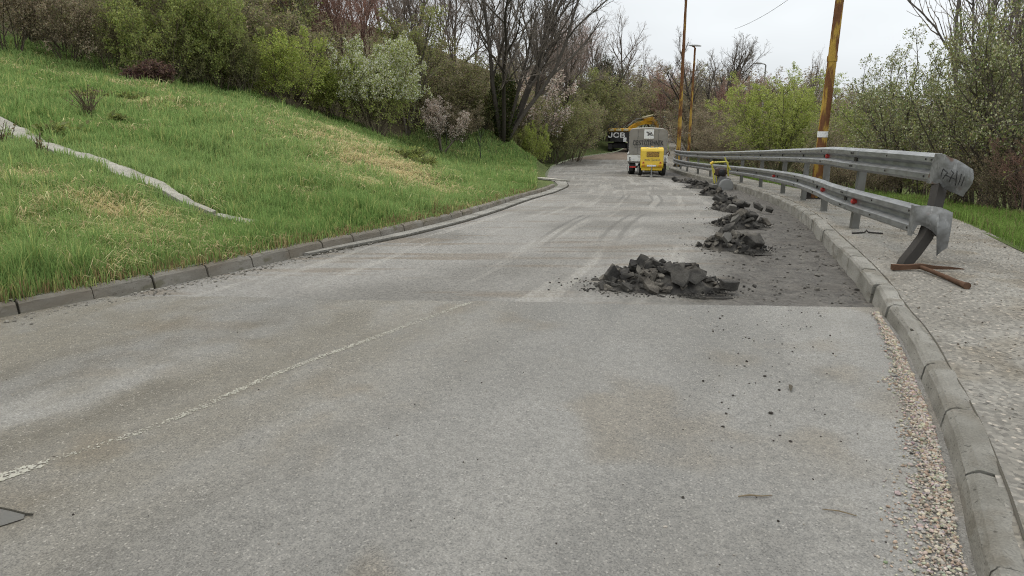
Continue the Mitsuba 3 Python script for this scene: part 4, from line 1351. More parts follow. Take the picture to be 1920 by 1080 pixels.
bp = [(0.4, 1.9, 1.2), (1.0, 2.8, 2.15), (1.75, 3.4, 2.65), (2.5, 3.9, 2.8), (3.3, 4.6, 2.7)]
bt = [(.16, .18), (.16, .2), (.15, .2), (.14, .18), (.12, .14)]


def boom_mesh(pts, ws):
    pts = np.array(pts)
    t = np.gradient(pts, axis=0)
    t /= np.linalg.norm(t, axis=1, keepdims=True)
    frs_ = []
    for p, tn_, (w_, h_) in zip(pts, t, ws):
        s_ = np.cross(tn_, [0, 0, 1.0])
        s_ /= np.linalg.norm(s_)
        frs_.append((p, s_ * w_, np.cross(s_, tn_) * h_))
    return sweep([(-1, -1), (1, -1), (1, 1), (-1, 1)], frs_)


bk = ep('boom', boom_mesh(bp, bt), 'digger_yellow')
ep('stick', boom_mesh([(2.4, 3.8, 3.0), (3.2, 4.3, 3.15), (3.75, 4.7, 2.6), (3.9, 4.8, 1.7)], [(.12, .16), (.13, .2), (.12, .18), (.1, .12)]), 'digger_yellow')
ep('hydraulic_cylinder', tube([(.8, 3.0, 2.45), (1.6, 3.42, 3.1), (2.3, 3.8, 3.2)], [.08, .08, .05], 10), 'lamp_grey', smooth=40, parent=bk)
ep('hydraulic_cylinder', tube([(2.2, 3.6, 3.25), (3.3, 4.15, 3.52)], [.09, .06], 10), 'cream', smooth=40, parent=bk)
ep('hose', tube([(-.1, 2.0, 2.0), (.25, 2.7, 2.45), (.8, 3.1, 2.75), (1.5, 3.4, 3.0)], .04, 6), 'rust', parent=bk)
bq = arr(trimesh.creation.extrude_polygon(__import__('shapely').Polygon([(0, 0), (.6, -.1), (.9, -.6), (.5, -.95), (-.1, -.75), (.25, -.5), (.15, -.25)]), .9, engine='earcut'))
ep('bucket', (np.stack([bq[0][:, 2] + 3.45, bq[0][:, 0] + 4.4, bq[0][:, 1] + 1.7], 1), bq[1]), 'dark_steel')

# ------------------------------------------------------------------ road saw tilted among the heaps
saw = thing('floor_saw', 'yellow framed road saw with a grey round guard, tilted beside the dug-out strip', 'road saw')
SX, SY = 7.05, 24.0
SZ = float(road_z(SY)) - .07


def sp(name, m_, bsdf, smooth=False, label=None):
    return part(saw, name, move(move(m_, ry=.10, rx=.0), (SX, SY, SZ)), bsdf, smooth=smooth, label=label)


hf = [(-.12, -.05, .16), (-.20, -.05, .45), (-.33, -.12, .80), (-.36, -.14, .86), (-.30, -.14, .90), (.12, -.16, .97), (.18, -.15, .95), (.22, -.1, .75), (.30, -.05, .50)]
sp('handle_frame', tube(hf, .028, 8), 'pale_yellow', smooth=40)
sp('handle_bar', tube([(.04, -.16, 1.10), (.12, -.16, .98), (.20, -.16, .84), (.30, -.15, .72)], .024, 8), 'pale_yellow', smooth=40)
sp('brace', tube([(-.27, -.1, .70), (-.10, -.05, .42), (-.05, -.02, .2)], .02, 8), 'pale_yellow', smooth=40)
sp('grip', tube([(-.40, -.14, .84), (-.31, -.14, .92)], .045, 8), 'yellow_paint', smooth=40)
sp('body', arr(trimesh.convex.convex_hull(np.array([(-.10, -.2, .12), (.30, -.2, .10), (.36, -.2, .42), (.0, -.2, .48), (-.10, .3, .12), (.30, .3, .10), (.36, .3, .42), (.0, .3, .48)]))), 'grey_paint')
sp('engine', cat([box(-.14, .20, -.14, .2, .46, .74, .05), box(-.20, -.12, -.1, .1, .48, .62, .02), tube([(.2, 0, .55), (.27, -.02, .6), (.27, -.02, .7)], .04, 8)]), 'engine', smooth=30)
sp('recoil_cover', tube([(.03, -.14, .60), (.03, -.19, .60), (.03, -.21, .60)], [.12, .11, .05], 14), 'black_paint', smooth=40)
sp('blade_guard', cat([tube([(.22, -.30, .16), (.22, -.20, .16)], [.25, .25], 24), tube([(.22, -.33, .16), (.22, -.30, .16)], [.21, .25], 24)]), 'lamp_grey', smooth=40)
sp('blade', tube([(.22, -.262, .10), (.22, -.255, .10)], [.235, .235], 28), 'galvanised_dull', smooth=40)
for x in (-.08, .16):
    sp('wheel', tube([(x, .24, .08), (x, .30, .08)], .09, 14), 'rubber', smooth=40)
sp('tank', tube([(-.08, .1, .40), (-.02, .1, .5), (.02, .1, .52)], [.03, .07, .05], 10), 'white_print', smooth=40)
#PART4
# ------------------------------------------------------------------ trees and shrubs
def grow(rng, H, stems=1, spread=0.15, base_r=0.0, counts=(9, 7, 5, 4), angles=(.75, .7, .7, .7), ratios=(.5, .5, .5, .5), trop=(.05, .10, .12, .1, .05), curv=(.07, .12, .16, .2, .22), r0=.12, tmin=(.25, .2, .15, .1), taper=.35, kk=(7, 6, 5, 4, 3), rmin=.004, stem_len=None):
    """Branches by level: lists of (points, radii)."""
    levels = []
    cur = []
    for i in range(stems):
        a = rng.uniform(0, 6.28)
        p = np.array([math.cos(a), math.sin(a), 0]) * base_r * math.sqrt(rng.random())
        tilt = spread * rng.uniform(.3, 1.1) if stems > 1 else rng.normal(0, .03)
        az = a + rng.normal(0, .5)
        d = np.array([math.cos(az) * math.sin(tilt), math.sin(az) * math.sin(tilt), math.cos(tilt)])
        L = (stem_len or H) * rng.uniform(.72, 1.0) if stems > 1 else (stem_len or H)
        cur.append((p, d, L, r0 * (rng.uniform(.6, 1.1) if stems > 1 else 1)))
    for lv in range(len(counts) + 1):
        k = kk[min(lv, len(kk) - 1)]
        n = len(cur)
        P0 = np.array([c[0] for c in cur])
        D = np.array([c[1] for c in cur])
        L = np.array([c[2] for c in cur])
        R = np.array([c[3] for c in cur])
        pts = np.zeros((n, k, 3))
        dirs = np.zeros((n, k, 3))
        pts[:, 0] = P0
        d = D.copy()
        for j in range(1, k):
            d = d + rng.normal(0, curv[lv], (n, 3)) + np.array([0, 0, trop[lv]])
            d /= np.linalg.norm(d, axis=1, keepdims=True)
            pts[:, j] = pts[:, j - 1] + d * (L / (k - 1))[:, None]
            dirs[:, j] = d
        dirs[:, 0] = D
        tt = np.linspace(0, 1, k)
        end = taper if lv < len(counts) else .5
        rad = np.maximum(R[:, None] * (1 - tt * (1 - end)), rmin * .7)
        levels.append((pts, rad))
        if lv == len(counts):
            break
        nxt = []
        for i in range(n):
            c = max(1, int(round(counts[lv] * rng.uniform(.7, 1.25))))
            ts_ = tmin[lv] + (1 - tmin[lv]) * (np.arange(c) + rng.uniform(.1, .9, c)) / c
            phi = rng.uniform(0, 6.28)
            for t in ts_:
                f = t * (k - 1)
                j = min(int(f), k - 2)
                p = pts[i, j] + (pts[i, j + 1] - pts[i, j]) * (f - j)
                dd = dirs[i, j + 1]
                ref_ = np.array([0, 0, 1.0]) if abs(dd[2]) < .9 else np.array([1.0, 0, 0])
                u = np.cross(dd, ref_)
                u /= np.linalg.norm(u)
                w = np.cross(dd, u)
                phi += 2.4 + rng.normal(0, .3)
                an = angles[lv] * rng.uniform(.65, 1.25)
                nd = dd * math.cos(an) + (u * math.cos(phi) + w * math.sin(phi)) * math.sin(an)
                nxt.append((p, nd, L[i] * ratios[lv] * (1.2 - .7 * t) * rng.uniform(.7, 1.2), max(rad[i, j] * .62, rmin)))
        cur = nxt
    return levels


def wood(levels, upto, lo=0, sides=(8, 6, 5, 3, 3), tone=(.10, .085, .07), rng=None):
    parts_, cols = [], []
    for lv in range(lo, min(upto, len(levels))):
        pts, rad = levels[lv]
        v, f = tubes(pts, rad, sides[min(lv, len(sides) - 1)], caps=lv < 2)
        parts_.append((v, f))
        per = len(v) // len(pts)
        c = np.array(tone) * 1.55 * rng.uniform(.65, 1.35, (len(pts), 1))
        c = np.repeat(c, per, 0) * (1 + .35 * (meshkit.noise(v * [7, 7, 2.5], 3)[:, None] - .5))
        cols.append(c)
    m = cat(parts_)
    return m, np.clip(np.vstack(cols), .01, .9)


def leaves(rng, levels, lv0, per, size, tones, weights, spread=.05, droop=.3, zmin=-9, stretch=1.6, tip=.1):
    """Kite-shaped leaves along the twigs of levels lv0 and finer."""
    pos, ax = [], []
    for lv in range(lv0, len(levels)):
        pts, rad = levels[lv]
        n, k = pts.shape[:2]
        m_ = per if lv == len(levels) - 1 else max(1, per // 3)
        t = rng.uniform(tip, 1, (n, m_)) * (k - 1)
        j = np.minimum(t.astype(int), k - 2)
        i = np.arange(n)[:, None]
        p = pts[i, j] + (pts[i, j + 1] - pts[i, j]) * (t - j)[..., None]
        pos.append(p.reshape(-1, 3))
        ax.append((pts[i, j + 1] - pts[i, j]).reshape(-1, 3))
    pos, ax = np.vstack(pos), np.vstack(ax)
    keep = pos[:, 2] > zmin
    pos, ax = pos[keep], ax[keep]
    n = len(pos)
    pos = pos + rng.normal(0, spread, (n, 3))
    ax = ax / (np.linalg.norm(ax, axis=1, keepdims=True) + 1e-9) + rng.normal(0, .8, (n, 3)) - [0, 0, droop]
    ax /= np.linalg.norm(ax, axis=1, keepdims=True)
    sd = np.cross(ax, rng.normal(0, 1, (n, 3)))
    sd /= np.linalg.norm(sd, axis=1, keepdims=True) + 1e-9
    s = size * rng.uniform(.6, 1.35, (n, 1))
    nn = np.cross(ax, sd)
    v = np.stack([pos, pos + ax * s * stretch * .5 + sd * s * .5 + nn * s * .12, pos + ax * s * stretch, pos + ax * s * stretch * .5 - sd * s * .5 + nn * s * .12], 1)
    b = np.arange(n)[:, None] * 4
    f = np.vstack([b + [0, 1, 2], b + [0, 2, 3]])
    tones = np.asarray(tones, float)
    pick = rng.choice(len(tones), n, p=np.asarray(weights, float) / sum(weights))
    c = tones[pick] * rng.uniform(.65, 1.4, (n, 1)) + rng.normal(0, .006, (n, 3))
    return (v.reshape(-1, 3), f), np.repeat(np.clip(c, .01, .9), 4, 0)


def join(*mc):
    return cat([m for m, c in mc]), np.vstack([c for m, c in mc])


PROTO = {}
GREEN = [(.135, .155, .052), (.165, .185, .062), (.100, .118, .044), (.19, .20, .08)]
YGREEN = [(.175, .205, .050), (.21, .23, .062), (.130, .16, .045), (.23, .24, .10)]
OLIVE = [(.135, .145, .060), (.165, .165, .072), (.105, .115, .048), (.155, .135, .075)]
CREAM = [(.40, .40, .29), (.48, .47, .38), (.30, .32, .18), (.16, .20, .06), (.10, .13, .04)]
PINK = [(.30, .25, .22), (.38, .33, .29), (.22, .17, .15), (.15, .14, .09)]
BROWN = [(.155, .128, .085), (.115, .098, .066), (.22, .185, .135), (.11, .115, .06)]
RED = [(.085, .055, .045), (.068, .046, .040), (.105, .072, .055)]


def proto(name, H, build):
    rng = np.random.default_rng(abs(hash_(name)) % 100000)
    tr, cr = build(rng)
    H = float(np.quantile(cr[0][0][:, 2], .995))
    PROTO[name] = (H, mikit.ply(tr[0], 'bark', smooth=True, color=tr[1]), mikit.ply(cr[0], 'foliage', smooth=False, color=np.clip(cr[1] * 2.15, 0, .88)))


def hash_(s):
    h = 7
    for ch in s:
        h = (h * 131 + ord(ch)) % 1000003
    return h


def bare(H, stems=1, spread=.3, tone=(.085, .072, .062), counts=(11, 8, 6, 4), r0=.16, **k):
    def b(rng):
        lv = grow(rng, H, stems=stems, spread=spread, counts=counts, r0=r0, base_r=.25 if stems > 1 else 0, ratios=k.get('ratios', (.50, .50, .5, .5)), angles=k.get('angles', (.6, .6, .65, .7)), trop=(.03, .10, .10, .08, .05), tmin=k.get('tmin', (.28, .2, .15, .1)), rmin=k.get('rmin', .006), stem_len=k.get('stem_len'))
        tr = wood(lv, 2, tone=tone, rng=rng)
        cr = wood(lv, 9, lo=2, tone=np.array(tone) * 1.15, rng=rng)
        return tr, cr
    return b


def shrub(H, tones, weights, stems=14, spread=.75, base_r=.35, per=5, size=.055, r0=.03, counts=(8, 6, 4), tone=(.09, .075, .055), blossom=None, **k):
    def b(rng):
        lv = grow(rng, H, stems=stems, spread=spread, base_r=base_r, counts=counts, r0=r0, angles=k.get('angles', (.7, .75, .8)), ratios=k.get('ratios', (.42, .5, .5)), trop=(.06, .07, .05, .03), tmin=(.18, .12, .1), rmin=.0035, kk=(6, 5, 4, 3), curv=(.09, .15, .2, .22))
        tr = wood(lv, 2, tone=tone, rng=rng, sides=(6, 4, 3, 3))
        cr = join(wood(lv, 9, lo=2, tone=np.array(tone) * 1.1, rng=rng, sides=(6, 4, 3, 3)), leaves(rng, lv, len(lv) - 2, per, size, tones, weights, spread=size * .9))
        if blossom:
            cr = join(cr, leaves(rng, lv, len(lv) - 1, blossom[0], blossom[1], blossom[2], blossom[3], spread=.035, zmin=H * blossom[4], stretch=1.1, tip=.3))
        return tr, cr
    return b


def leafy_tree(H, tones, weights, per=4, size=.07, r0=.11, stems=3, spread=.4, counts=(9, 7, 5), tone=(.085, .075, .06)):
    def b(rng):
        lv = grow(rng, H, stems=stems, spread=spread, base_r=.2, counts=counts, r0=r0, angles=(.65, .7, .75), ratios=(.46, .5, .5), trop=(.04, .08, .08, .05), tmin=(.22, .15, .1), rmin=.005, kk=(7, 6, 4, 3))
        return wood(lv, 2, tone=tone, rng=rng), join(wood(lv, 9, lo=2, tone=tone, rng=rng), leaves(rng, lv, len(lv) - 2, per, size, tones, weights, spread=size))
    return b


proto('bare_a', 11, bare(11))
proto('bare_b', 11, bare(10, stems=4, spread=.42, counts=(10, 8, 6, 3), r0=.12))
proto('bare_c', 11, bare(11, counts=(14, 7, 5, 4), angles=(.45, .5, .6, .7), r0=.13, tmin=(.35, .2, .1, .1)))
proto('bare_big', 11, bare(9.5, stems=7, spread=.60, counts=(9, 7, 6, 3), r0=.135, tone=(.066, .058, .050), rmin=.006))
proto('bare_red', 8, bare(8, stems=5, spread=.3, counts=(9, 8, 6, 3), r0=.07, tone=(.115, .075, .062)))
proto('bare_open', 8, bare(7.6, stems=6, spread=.62, counts=(8, 6, 4), r0=.075, tone=(.10, .088, .078), angles=(.6, .6, .65), ratios=(.5, .45, .45), rmin=.008))
proto('thicket', 4, shrub(4, BROWN + OLIVE[:2], (2, 2, 1, 2, 3, 2), stems=24, spread=.6, base_r=1.2, per=4, size=.05, counts=(8, 6, 4), tone=(.098, .082, .062)))
proto('thicket_brown', 4, shrub(4, BROWN, (3, 3, 1, 1), stems=26, spread=.55, base_r=1.2, per=3, size=.05, counts=(9, 6, 4), tone=(.082, .066, .050)))
proto('thicket_olive', 4, shrub(4, OLIVE, (2, 2, 3, 1), stems=22, spread=.55, base_r=1.0, per=5, size=.055, counts=(8, 6, 4), tone=(.085, .075, .055)))
proto('brown_shrub', 4, shrub(4, BROWN, (2, 2, 3, 1), stems=16, spread=.75, base_r=.6, per=6, size=.055, tone=(.07, .058, .045)))
proto('green_shrub', 4, shrub(4, GREEN, (3, 3, 2, 1), stems=15, spread=.75, base_r=.5, per=8, size=.06))
proto('yellow_green_shrub', 4, shrub(4, YGREEN, (3, 2, 3, 1), stems=15, spread=.75, base_r=.5, per=8, size=.055))
proto('red_shrub', 1, shrub(1, RED, (1, 1, 1), stems=14, spread=.9, base_r=.35, per=6, size=.05, r0=.012, counts=(6, 5, 3), tone=(.06, .035, .03)))
proto('blossom_shrub', 4, shrub(3.9, GREEN + YGREEN[:2], (3, 3, 2, 1, 2, 1), stems=26, spread=.86, base_r=.4, per=6, size=.045, counts=(9, 7, 4), blossom=(5, .055, CREAM, (5, 6, 2, .5, .2), .40)))
proto('white_shrub', 4, shrub(3.9, OLIVE + [(.09, .105, .045), (.2, .2, .13)], (2, 2, 3, 1, 4, 1), stems=20, spread=.72, base_r=.9, per=5, size=.032, r0=.035, counts=(9, 7, 4), blossom=(2, .032, [(.27, .28, .18), (.32, .32, .23), (.21, .23, .11)], (3, 2, 3), .25), tone=(.07, .06, .05)))
proto('pink_tree', 6, leafy_tree(5.8, PINK, (3, 3, 2, 1), per=7, size=.07, stems=4, spread=.6))
proto('olive_tree', 7, leafy_tree(6.6, OLIVE + [GREEN[1]], (3, 3, 2, 1, 2), per=6, size=.075))
proto('spring_tree', 5, shrub(5, YGREEN, (3, 3, 2, 2), stems=17, spread=.58, base_r=.22, per=11, size=.034, r0=.04, counts=(9, 7, 5), tone=(.085, .08, .05)))
proto('conifer', 8, leafy_tree(7.6, [(.035, .042, .022), (.05, .052, .03), (.07, .06, .04)], (3, 2, 1), per=8, size=.09, stems=1, counts=(26, 8, 4)))


def plant(kind, pr, x, y, h, label, cat_, group=None, wide=1.0, z=None, rot=None):
    H, tr, cr = PROTO[pr]
    key = thing(kind, label, cat_, group)
    s = h / H
    zz = z if z is not None else float(bank_z(x, y)) if x < KL(y) else float(right_z(x, y))
    a = rot if rot is not None else RNG.uniform(0, 360)
    M = T().translate([x, y, zz - .05]).rotate([0, 0, 1], a).scale([s * wide, s * wide, s])
    scene[key + '__trunk'] = {**tr, 'to_world': M}
    scene[key + '__crown'] = {**cr, 'to_world': M}
    return key


S, B = 'shrub', 'tree'
W_ = 'trees and scrub along the upper edge of the bank'
# front row along the upper edge of the bank, from left to right
plant('brown_shrub', 'brown_shrub', -19.3, 28.2, 3.6, 'leftmost brown scrub bush at the upper edge of the grass', S, wide=.95)
plant('brown_shrub', 'brown_shrub', -17.7, 29.0, 3.4, 'brown bush with pale withered leaves, second from the left edge', S, wide=.85)
plant('thicket', 'thicket', -16.2, 29.3, 3.1, 'dark leafless thicket left of the big green shrub', S, wide=.65)
plant('green_shrub', 'green_shrub', -14.2, 29.6, 4.4, 'tall green shrub behind the low dark red bush', S, wide=.75)
plant('red_shrub', 'red_shrub', -13.7, 27.6, .95, 'low dark red bush at the edge of the grass', S, wide=1.1)
plant('green_shrub', 'green_shrub', -12.6, 31.2, 4.5, 'green shrub right of the tall green one', S, wide=.65)
plant('brown_shrub', 'thicket_olive', -11.6, 31.3, 3.0, 'olive brown scrub between the green shrubs and the yellow green bush', S, wide=.7)
plant('yellow_green_shrub', 'yellow_green_shrub', -9.9, 32.2, 3.3, 'wide yellow green bush left of the white blossoming shrub', S, wide=1.05)
plant('yellow_green_shrub', 'yellow_green_shrub', -8.9, 35.8, 2.9, 'smaller yellow green bush directly behind the white blossoming shrub', S, wide=.8)
plant('blossom_shrub', 'blossom_shrub', -6.85, 36.0, 4.8, 'rounded shrub covered in white blossom, alone on the bank', S, wide=.76)
plant('thicket', 'thicket_olive', -13.3, 30.4, 2.3, 'low tangle at the foot of the green shrubs', S, wide=.8)
plant('olive_tree', 'olive_tree', -6.3, 43.0, 7.3, 'olive green young tree behind and above the blossoming shrub', B, wide=.85)
plant('grey_shrub', 'pink_tree', -4.1, 41.5, 3.2, 'greyish budding bush right of the blossoming shrub', S, wide=.95)
plant('brown_shrub', 'brown_shrub', -3.2, 44.5, 2.4, 'low brownish scrub left of the ivy covered tree', S, wide=1.1)
big = plant('bare_tree', 'bare_big', -.55, 47.0, 12.6, 'big bare many stemmed tree with ivy on its trunk', B, wide=1.0)
# ivy sheath on the trunk of the big tree
rgi = np.random.default_rng(41)
n_ = 9000
hh = rgi.beta(1.2, 1.4, n_) * 4.2
aa = rgi.uniform(0, 6.28, n_)
rr = (.30 + .45 * np.sin(np.clip(hh / 4.2, 0, 1) * 3.0) * rgi.uniform(.4, 1.1, n_)) * np.sqrt(rgi.uniform(.3, 1, n_)) * (1 + .5 * (meshkit.noise(np.stack([aa * 2, hh * 2, 0 * hh], 1), 2) - .5))
bz = float(bank_z(-.55, 47.0))
ip = np.stack([-.55 + np.cos(aa) * rr * (1 + hh * .10), 47.0 + np.sin(aa) * rr * (1 + hh * .10), bz + hh], 1)
lv_ = [(np.stack([ip, ip + np.stack([np.cos(aa), np.sin(aa), 0 * aa], 1) * .08], 1), None)]
im, ic = leaves(rgi, lv_, 0, 1, .085, [(.05, .062, .022), (.075, .085, .03), (.04, .048, .02), (.10, .105, .05)], (3, 2, 2, 1), spread=.04)
part(big, 'ivy', im, 'foliage', color=ic * 1.5, label='dark ivy sheathing the trunk')
plant('yellow_green_shrub', 'yellow_green_shrub', 1.75, 49.5, 3.4, 'narrow yellow green bush right of the ivy covered trunk', S, wide=.55)
plant('pink_tree', 'pink_tree', 1.2, 54.0, 7.0, 'tree in pale pinkish blossom behind the ivy covered tree', B, wide=1.0)
plant('thicket', 'thicket_olive', .6, 50.5, 3.4, 'scrub under the pinkish blossoming tree', S, wide=.8)
plant('thicket', 'thicket', -2.6, 50.5, 4.2, 'leafless thicket left of the ivy covered trunk', S, wide=.9)
# thin saplings on the lawn
for x, y, h, lb in ((-4.0, 43.2, 2.1, 'thin sapling left of the grassy dip'), (-1.85, 41.0, 1.7, 'thin dark sapling on the lawn in front of the ivy covered tree')):
    k_ = thing('sapling', lb, 'sapling')
    z_ = float(bank_z(x, y))
    q = np.array([(0, 0, 0), (.02, .0, .5), (-.02, 0, 1.0), (.03, 0, 1.6), (.02, 0, 2.0)]) * [1, 1, h / 2] + [x, y, z_ - .03]
    part(k_, 'stem', tube(q, [.03, .026, .022, .014, .008], 6), 'bark', smooth=True, color=np.full((30, 3), .05))
    tw = tubes(np.array([[q[2 + i % 2], q[2 + i % 2] + [.22 * math.cos(i * 2.1), .2 * math.sin(i * 2.1), .25 + .05 * i], q[2 + i % 2] + [.34 * math.cos(i * 2.1), .3 * math.sin(i * 2.1), .5 + .06 * i]] for i in range(6)]), np.array([[.01, .007, .004]] * 6), 4)
    part(k_, 'twig_set', tw, 'bark', smooth=True, color=np.full((len(tw[0]), 3), .06), kind='stuff')

# second and third rows filling the wood on the slope
back = [
    ('bare_tree', 'bare_a', -22.5, 36.0, 9.5, 'bare tree at the far upper left, behind the brown scrub'), ('olive_tree', 'olive_tree', -21.5, 32.5, 6.2, 'olive leaved tree at the upper left corner'),
    ('bare_tree', 'bare_b', -20.0, 39.0, 10.0, 'bare tree behind the dark thicket on the left'), ('olive_tree', 'olive_tree', -18.2, 34.0, 6.0, 'olive leaved tree left of the green shrubs'),
    ('thicket', 'thicket', -19.0, 32.0, 4.6, 'tangled brown thicket behind the leftmost bushes'), ('green_tree', 'olive_tree', -15.6, 35.0, 7.0, 'green olive tree rising behind the tall green shrub'),
    ('thicket', 'thicket', -14.4, 33.5, 5.0, 'brown thicket behind the tall green shrub'), ('bare_tree', 'bare_c', -16.8, 43.0, 10.5, 'slender bare tree behind the green shrubs'),
    ('olive_tree', 'olive_tree', -12.8, 39.5, 7.2, 'olive tree above the yellow green bush'), ('thicket', 'thicket', -11.9, 36.0, 4.8, 'brown thicket behind the yellow green bush'),
    ('thicket', 'thicket', -9.6, 39.0, 5.2, 'brown thicket behind the blossoming shrub'), ('red_tree', 'bare_red', -9.4, 44.0, 8.6, 'reddish bare tree left of the olive tree'),
    ('red_tree', 'bare_red', -11.0, 42.0, 8.2, 'reddish bare tree behind the yellow green bushes'), ('bare_tree', 'bare_a', -14.0, 47.0, 11.5, 'bare tree high on the slope behind the reddish ones'),
    ('bare_tree', 'bare_b', -10.9, 48.0, 11.0, 'bare tree high on the slope above the blossoming shrub'), ('bare_tree', 'bare_c', -7.5, 52.0, 12.0, 'slender bare tree above the olive tree'),
    ('bare_tree', 'bare_a', -4.2, 56.0, 12.6, 'bare tree left of the big many stemmed one'), ('bare_tree', 'bare_c', -5.8, 49.0, 10.0, 'thin bare tree right behind the olive tree'),
    ('thicket', 'thicket', -7.4, 46.5, 5.6, 'brown thicket behind the olive tree'), ('thicket', 'thicket', -4.4, 47.5, 5.2, 'brown thicket left behind the big bare tree'),
    ('thicket', 'thicket', -5.6, 45.2, 3.4, 'brown thicket right behind the greyish budding bush'), ('thicket', 'thicket_olive', -2.2, 47.8, 3.0, 'olive scrub beside the ivy covered trunk'), ('thicket', 'thicket', -1.0, 53.0, 5.4, 'brown thicket behind the big bare tree'), ('bare_tree', 'bare_b', .5, 58.0, 11.0, 'bare tree behind the pinkish blossoming tree'),
    ('thicket', 'thicket', 4.4, 59.5, 5.4, 'brown thicket at the end of the bank left of the excavator'), ('thicket', 'thicket_olive', 3.0, 56.0, 4.8, 'olive scrub at the end of the bank'),
    ('thicket', 'thicket_olive', 6.6, 68.5, 6.4, 'olive scrub behind the excavator'), ('thicket', 'thicket', 8.9, 74.0, 6.8, 'brown thicket behind the excavator'),
    ('olive_tree', 'olive_tree', 7.8, 71.0, 7.2, 'olive tree above the excavator'), ('conifer', 'conifer', 10.3, 76.0, 8.8, 'dark dense tree above the truck'),
    ('bare_tree', 'bare_a', 7.0, 72.5, 12.0, 'tall bare tree, first left of the open sky'), ('bare_tree', 'bare_c', 9.4, 77.0, 12.6, 'tall slender bare tree above the excavator'),
    ('bare_tree', 'bare_a', 11.6, 78.0, 14.2, 'tallest bare tree standing out against the sky above the truck'), ('bare_tree', 'bare_b', 13.6, 86.0, 11.5, 'bare tree right of the tallest one'),
    ('bare_tree', 'bare_b', 4.6, 67.0, 11.6, 'bare tree above the brown thicket at the end of the bank'), ('thicket', 'thicket_brown', 12.4, 92.0, 7.6, 'far brown thicket straight above the truck'),
    ('thicket', 'thicket_olive', 17.5, 100.0, 9.0, 'far olive scrub above the truck at the bend'), ('thicket', 'thicket_brown', 22.5, 100.0, 9.5, 'far brown scrub right of the slim lamp post'),
    ('bare_tree', 'bare_big', 18.6, 70.5, 11.0, 'rounded bare tree right of the slim lamp post'), ('bare_tree', 'bare_red', 17.6, 82.0, 9.0, 'reddish bare tree behind the slim lamp post'),
    ('thicket', 'thicket_brown', 18.4, 70.0, 5.6, 'brown thicket right of the rusty lamp post'), ('thicket', 'thicket_brown', 17.0, 60.0, 4.8, 'brown scrub behind the far end of the guardrail'),
    ('thicket', 'thicket_brown', 19.0, 60.0, 4.9, 'brown thicket behind the far part of the guardrail'), ('bare_tree', 'bare_red', 20.2, 66.0, 7.6, 'reddish bare tree left of the yellow green tree'),
    ('thicket', 'thicket_brown', 18.0, 50.0, 3.9, 'brown scrub left of the yellow green tree'), ('thicket', 'thicket_brown', 15.4, 51.0, 3.3, 'low brown scrub behind the guardrail near the road saw'),
    ('thicket', 'thicket_brown', 15.9, 43.0, 3.5, 'brown scrub just left of the yellow green tree'),
]
for kd, pr, x, y, h, lb in back:
    plant(kd, pr, x, y, h, lb, S if kd == 'thicket' else B, wide=1.15 if kd == 'thicket' else 1.0)
# more wood up the slope, seen only through the gaps of the front rows
rgf = np.random.default_rng(77)
fill = []
for x0, y0 in [(-27, 36), (-25, 40), (-23, 44), (-20, 48), (-18, 52), (-15, 55), (-12, 58), (-9, 60), (-6, 64), (-3, 66), (0, 70), (-26, 33), (-17.5, 38.5), (-13.5, 42.5), (-9, 55), (-2, 61), (2, 64), (-31, 38), (-29, 44), (-21, 56), (-13, 64), (-6, 72), (2, 80), (7, 88), (12, 104), (5, 100)]:
    x, y = x0 + rgf.normal(0, .6), y0 + rgf.normal(0, .6)
    pr = ['bare_a', 'bare_b', 'bare_c', 'thicket', 'bare_red', 'thicket'][rgf.integers(0, 6)]
    fill.append((pr, x, y))
for pr, x, y in fill:
    if pr == 'thicket':
        plant('thicket', pr, x, y, rgf.uniform(5, 6.8), 'brown undergrowth deep in the wood on the slope', S, 'undergrowth deep in the wood', wide=1.2)
    else:
        plant('bare_tree', pr, x, y, rgf.uniform(9.5, 12.5), 'bare tree deep in the wood on the slope', B, 'bare trees deep in the wood')

# right-hand side
plant('spring_tree', 'spring_tree', 12.4, 32.5, 4.9, 'fresh yellow green tree behind the middle of the guardrail', B, wide=1.0)
plant('bare_tree', 'bare_c', 28.8, 71.0, 11.2, 'thin pale bare tree right of the yellow green tree', B, wide=.7)
far = [(24, 84, 8.6), (28.5, 86, 9.0), (33, 84, 9.4), (36.5, 80, 8.4), (40, 78, 8.6), (43, 73, 8.8), (30, 66, 6.4), (35, 64, 6.2), (26, 58, 5.0)]
for i, (x, y, h) in enumerate(far):
    plant('thicket', 'thicket_brown' if i % 4 else 'thicket', x, y, h, 'brown scrub of the far wood beyond the right side of the road', S, 'scrub of the far wood on the right', wide=1.35)
for i, (x, y, h) in enumerate([(25.5, 92, 9.5), (31, 93, 9.0), (37, 88, 9.5), (41.5, 84, 9.5), (46, 80, 9.0)]):
    plant('bare_tree', ('bare_b', 'bare_a')[i % 2], x, y, h, 'bare tree of the far wood beyond the right side of the road', B, 'bare trees of the far wood on the right')
plant('green_shrub', 'thicket', 13.0, 27.0, 3.2, 'dull olive brown shrub just right of the nearest lamp post', S, wide=.9)
plant('green_shrub', 'green_shrub', 13.2, 24.0, 3.7, 'dull green shrub behind the bend of the guardrail', S, wide=.8)
plant('green_shrub', 'green_shrub', 11.2, 21.0, 2.6, 'low green shrub behind the bend of the guardrail', S, wide=.9)
plant('white_shrub', 'white_shrub', 10.5, 17.6, 4.0, 'budding white shrub behind the crumpled end of the guardrail', S, wide=.85)
plant('white_shrub', 'white_shrub', 10.4, 14.4, 4.1, 'dense white budding shrub right of the crumpled guardrail end', S, wide=.78)
plant('white_shrub', 'white_shrub', 9.9, 12.0, 4.4, 'white budding shrub cut by the right edge of the photo', S, wide=.75)
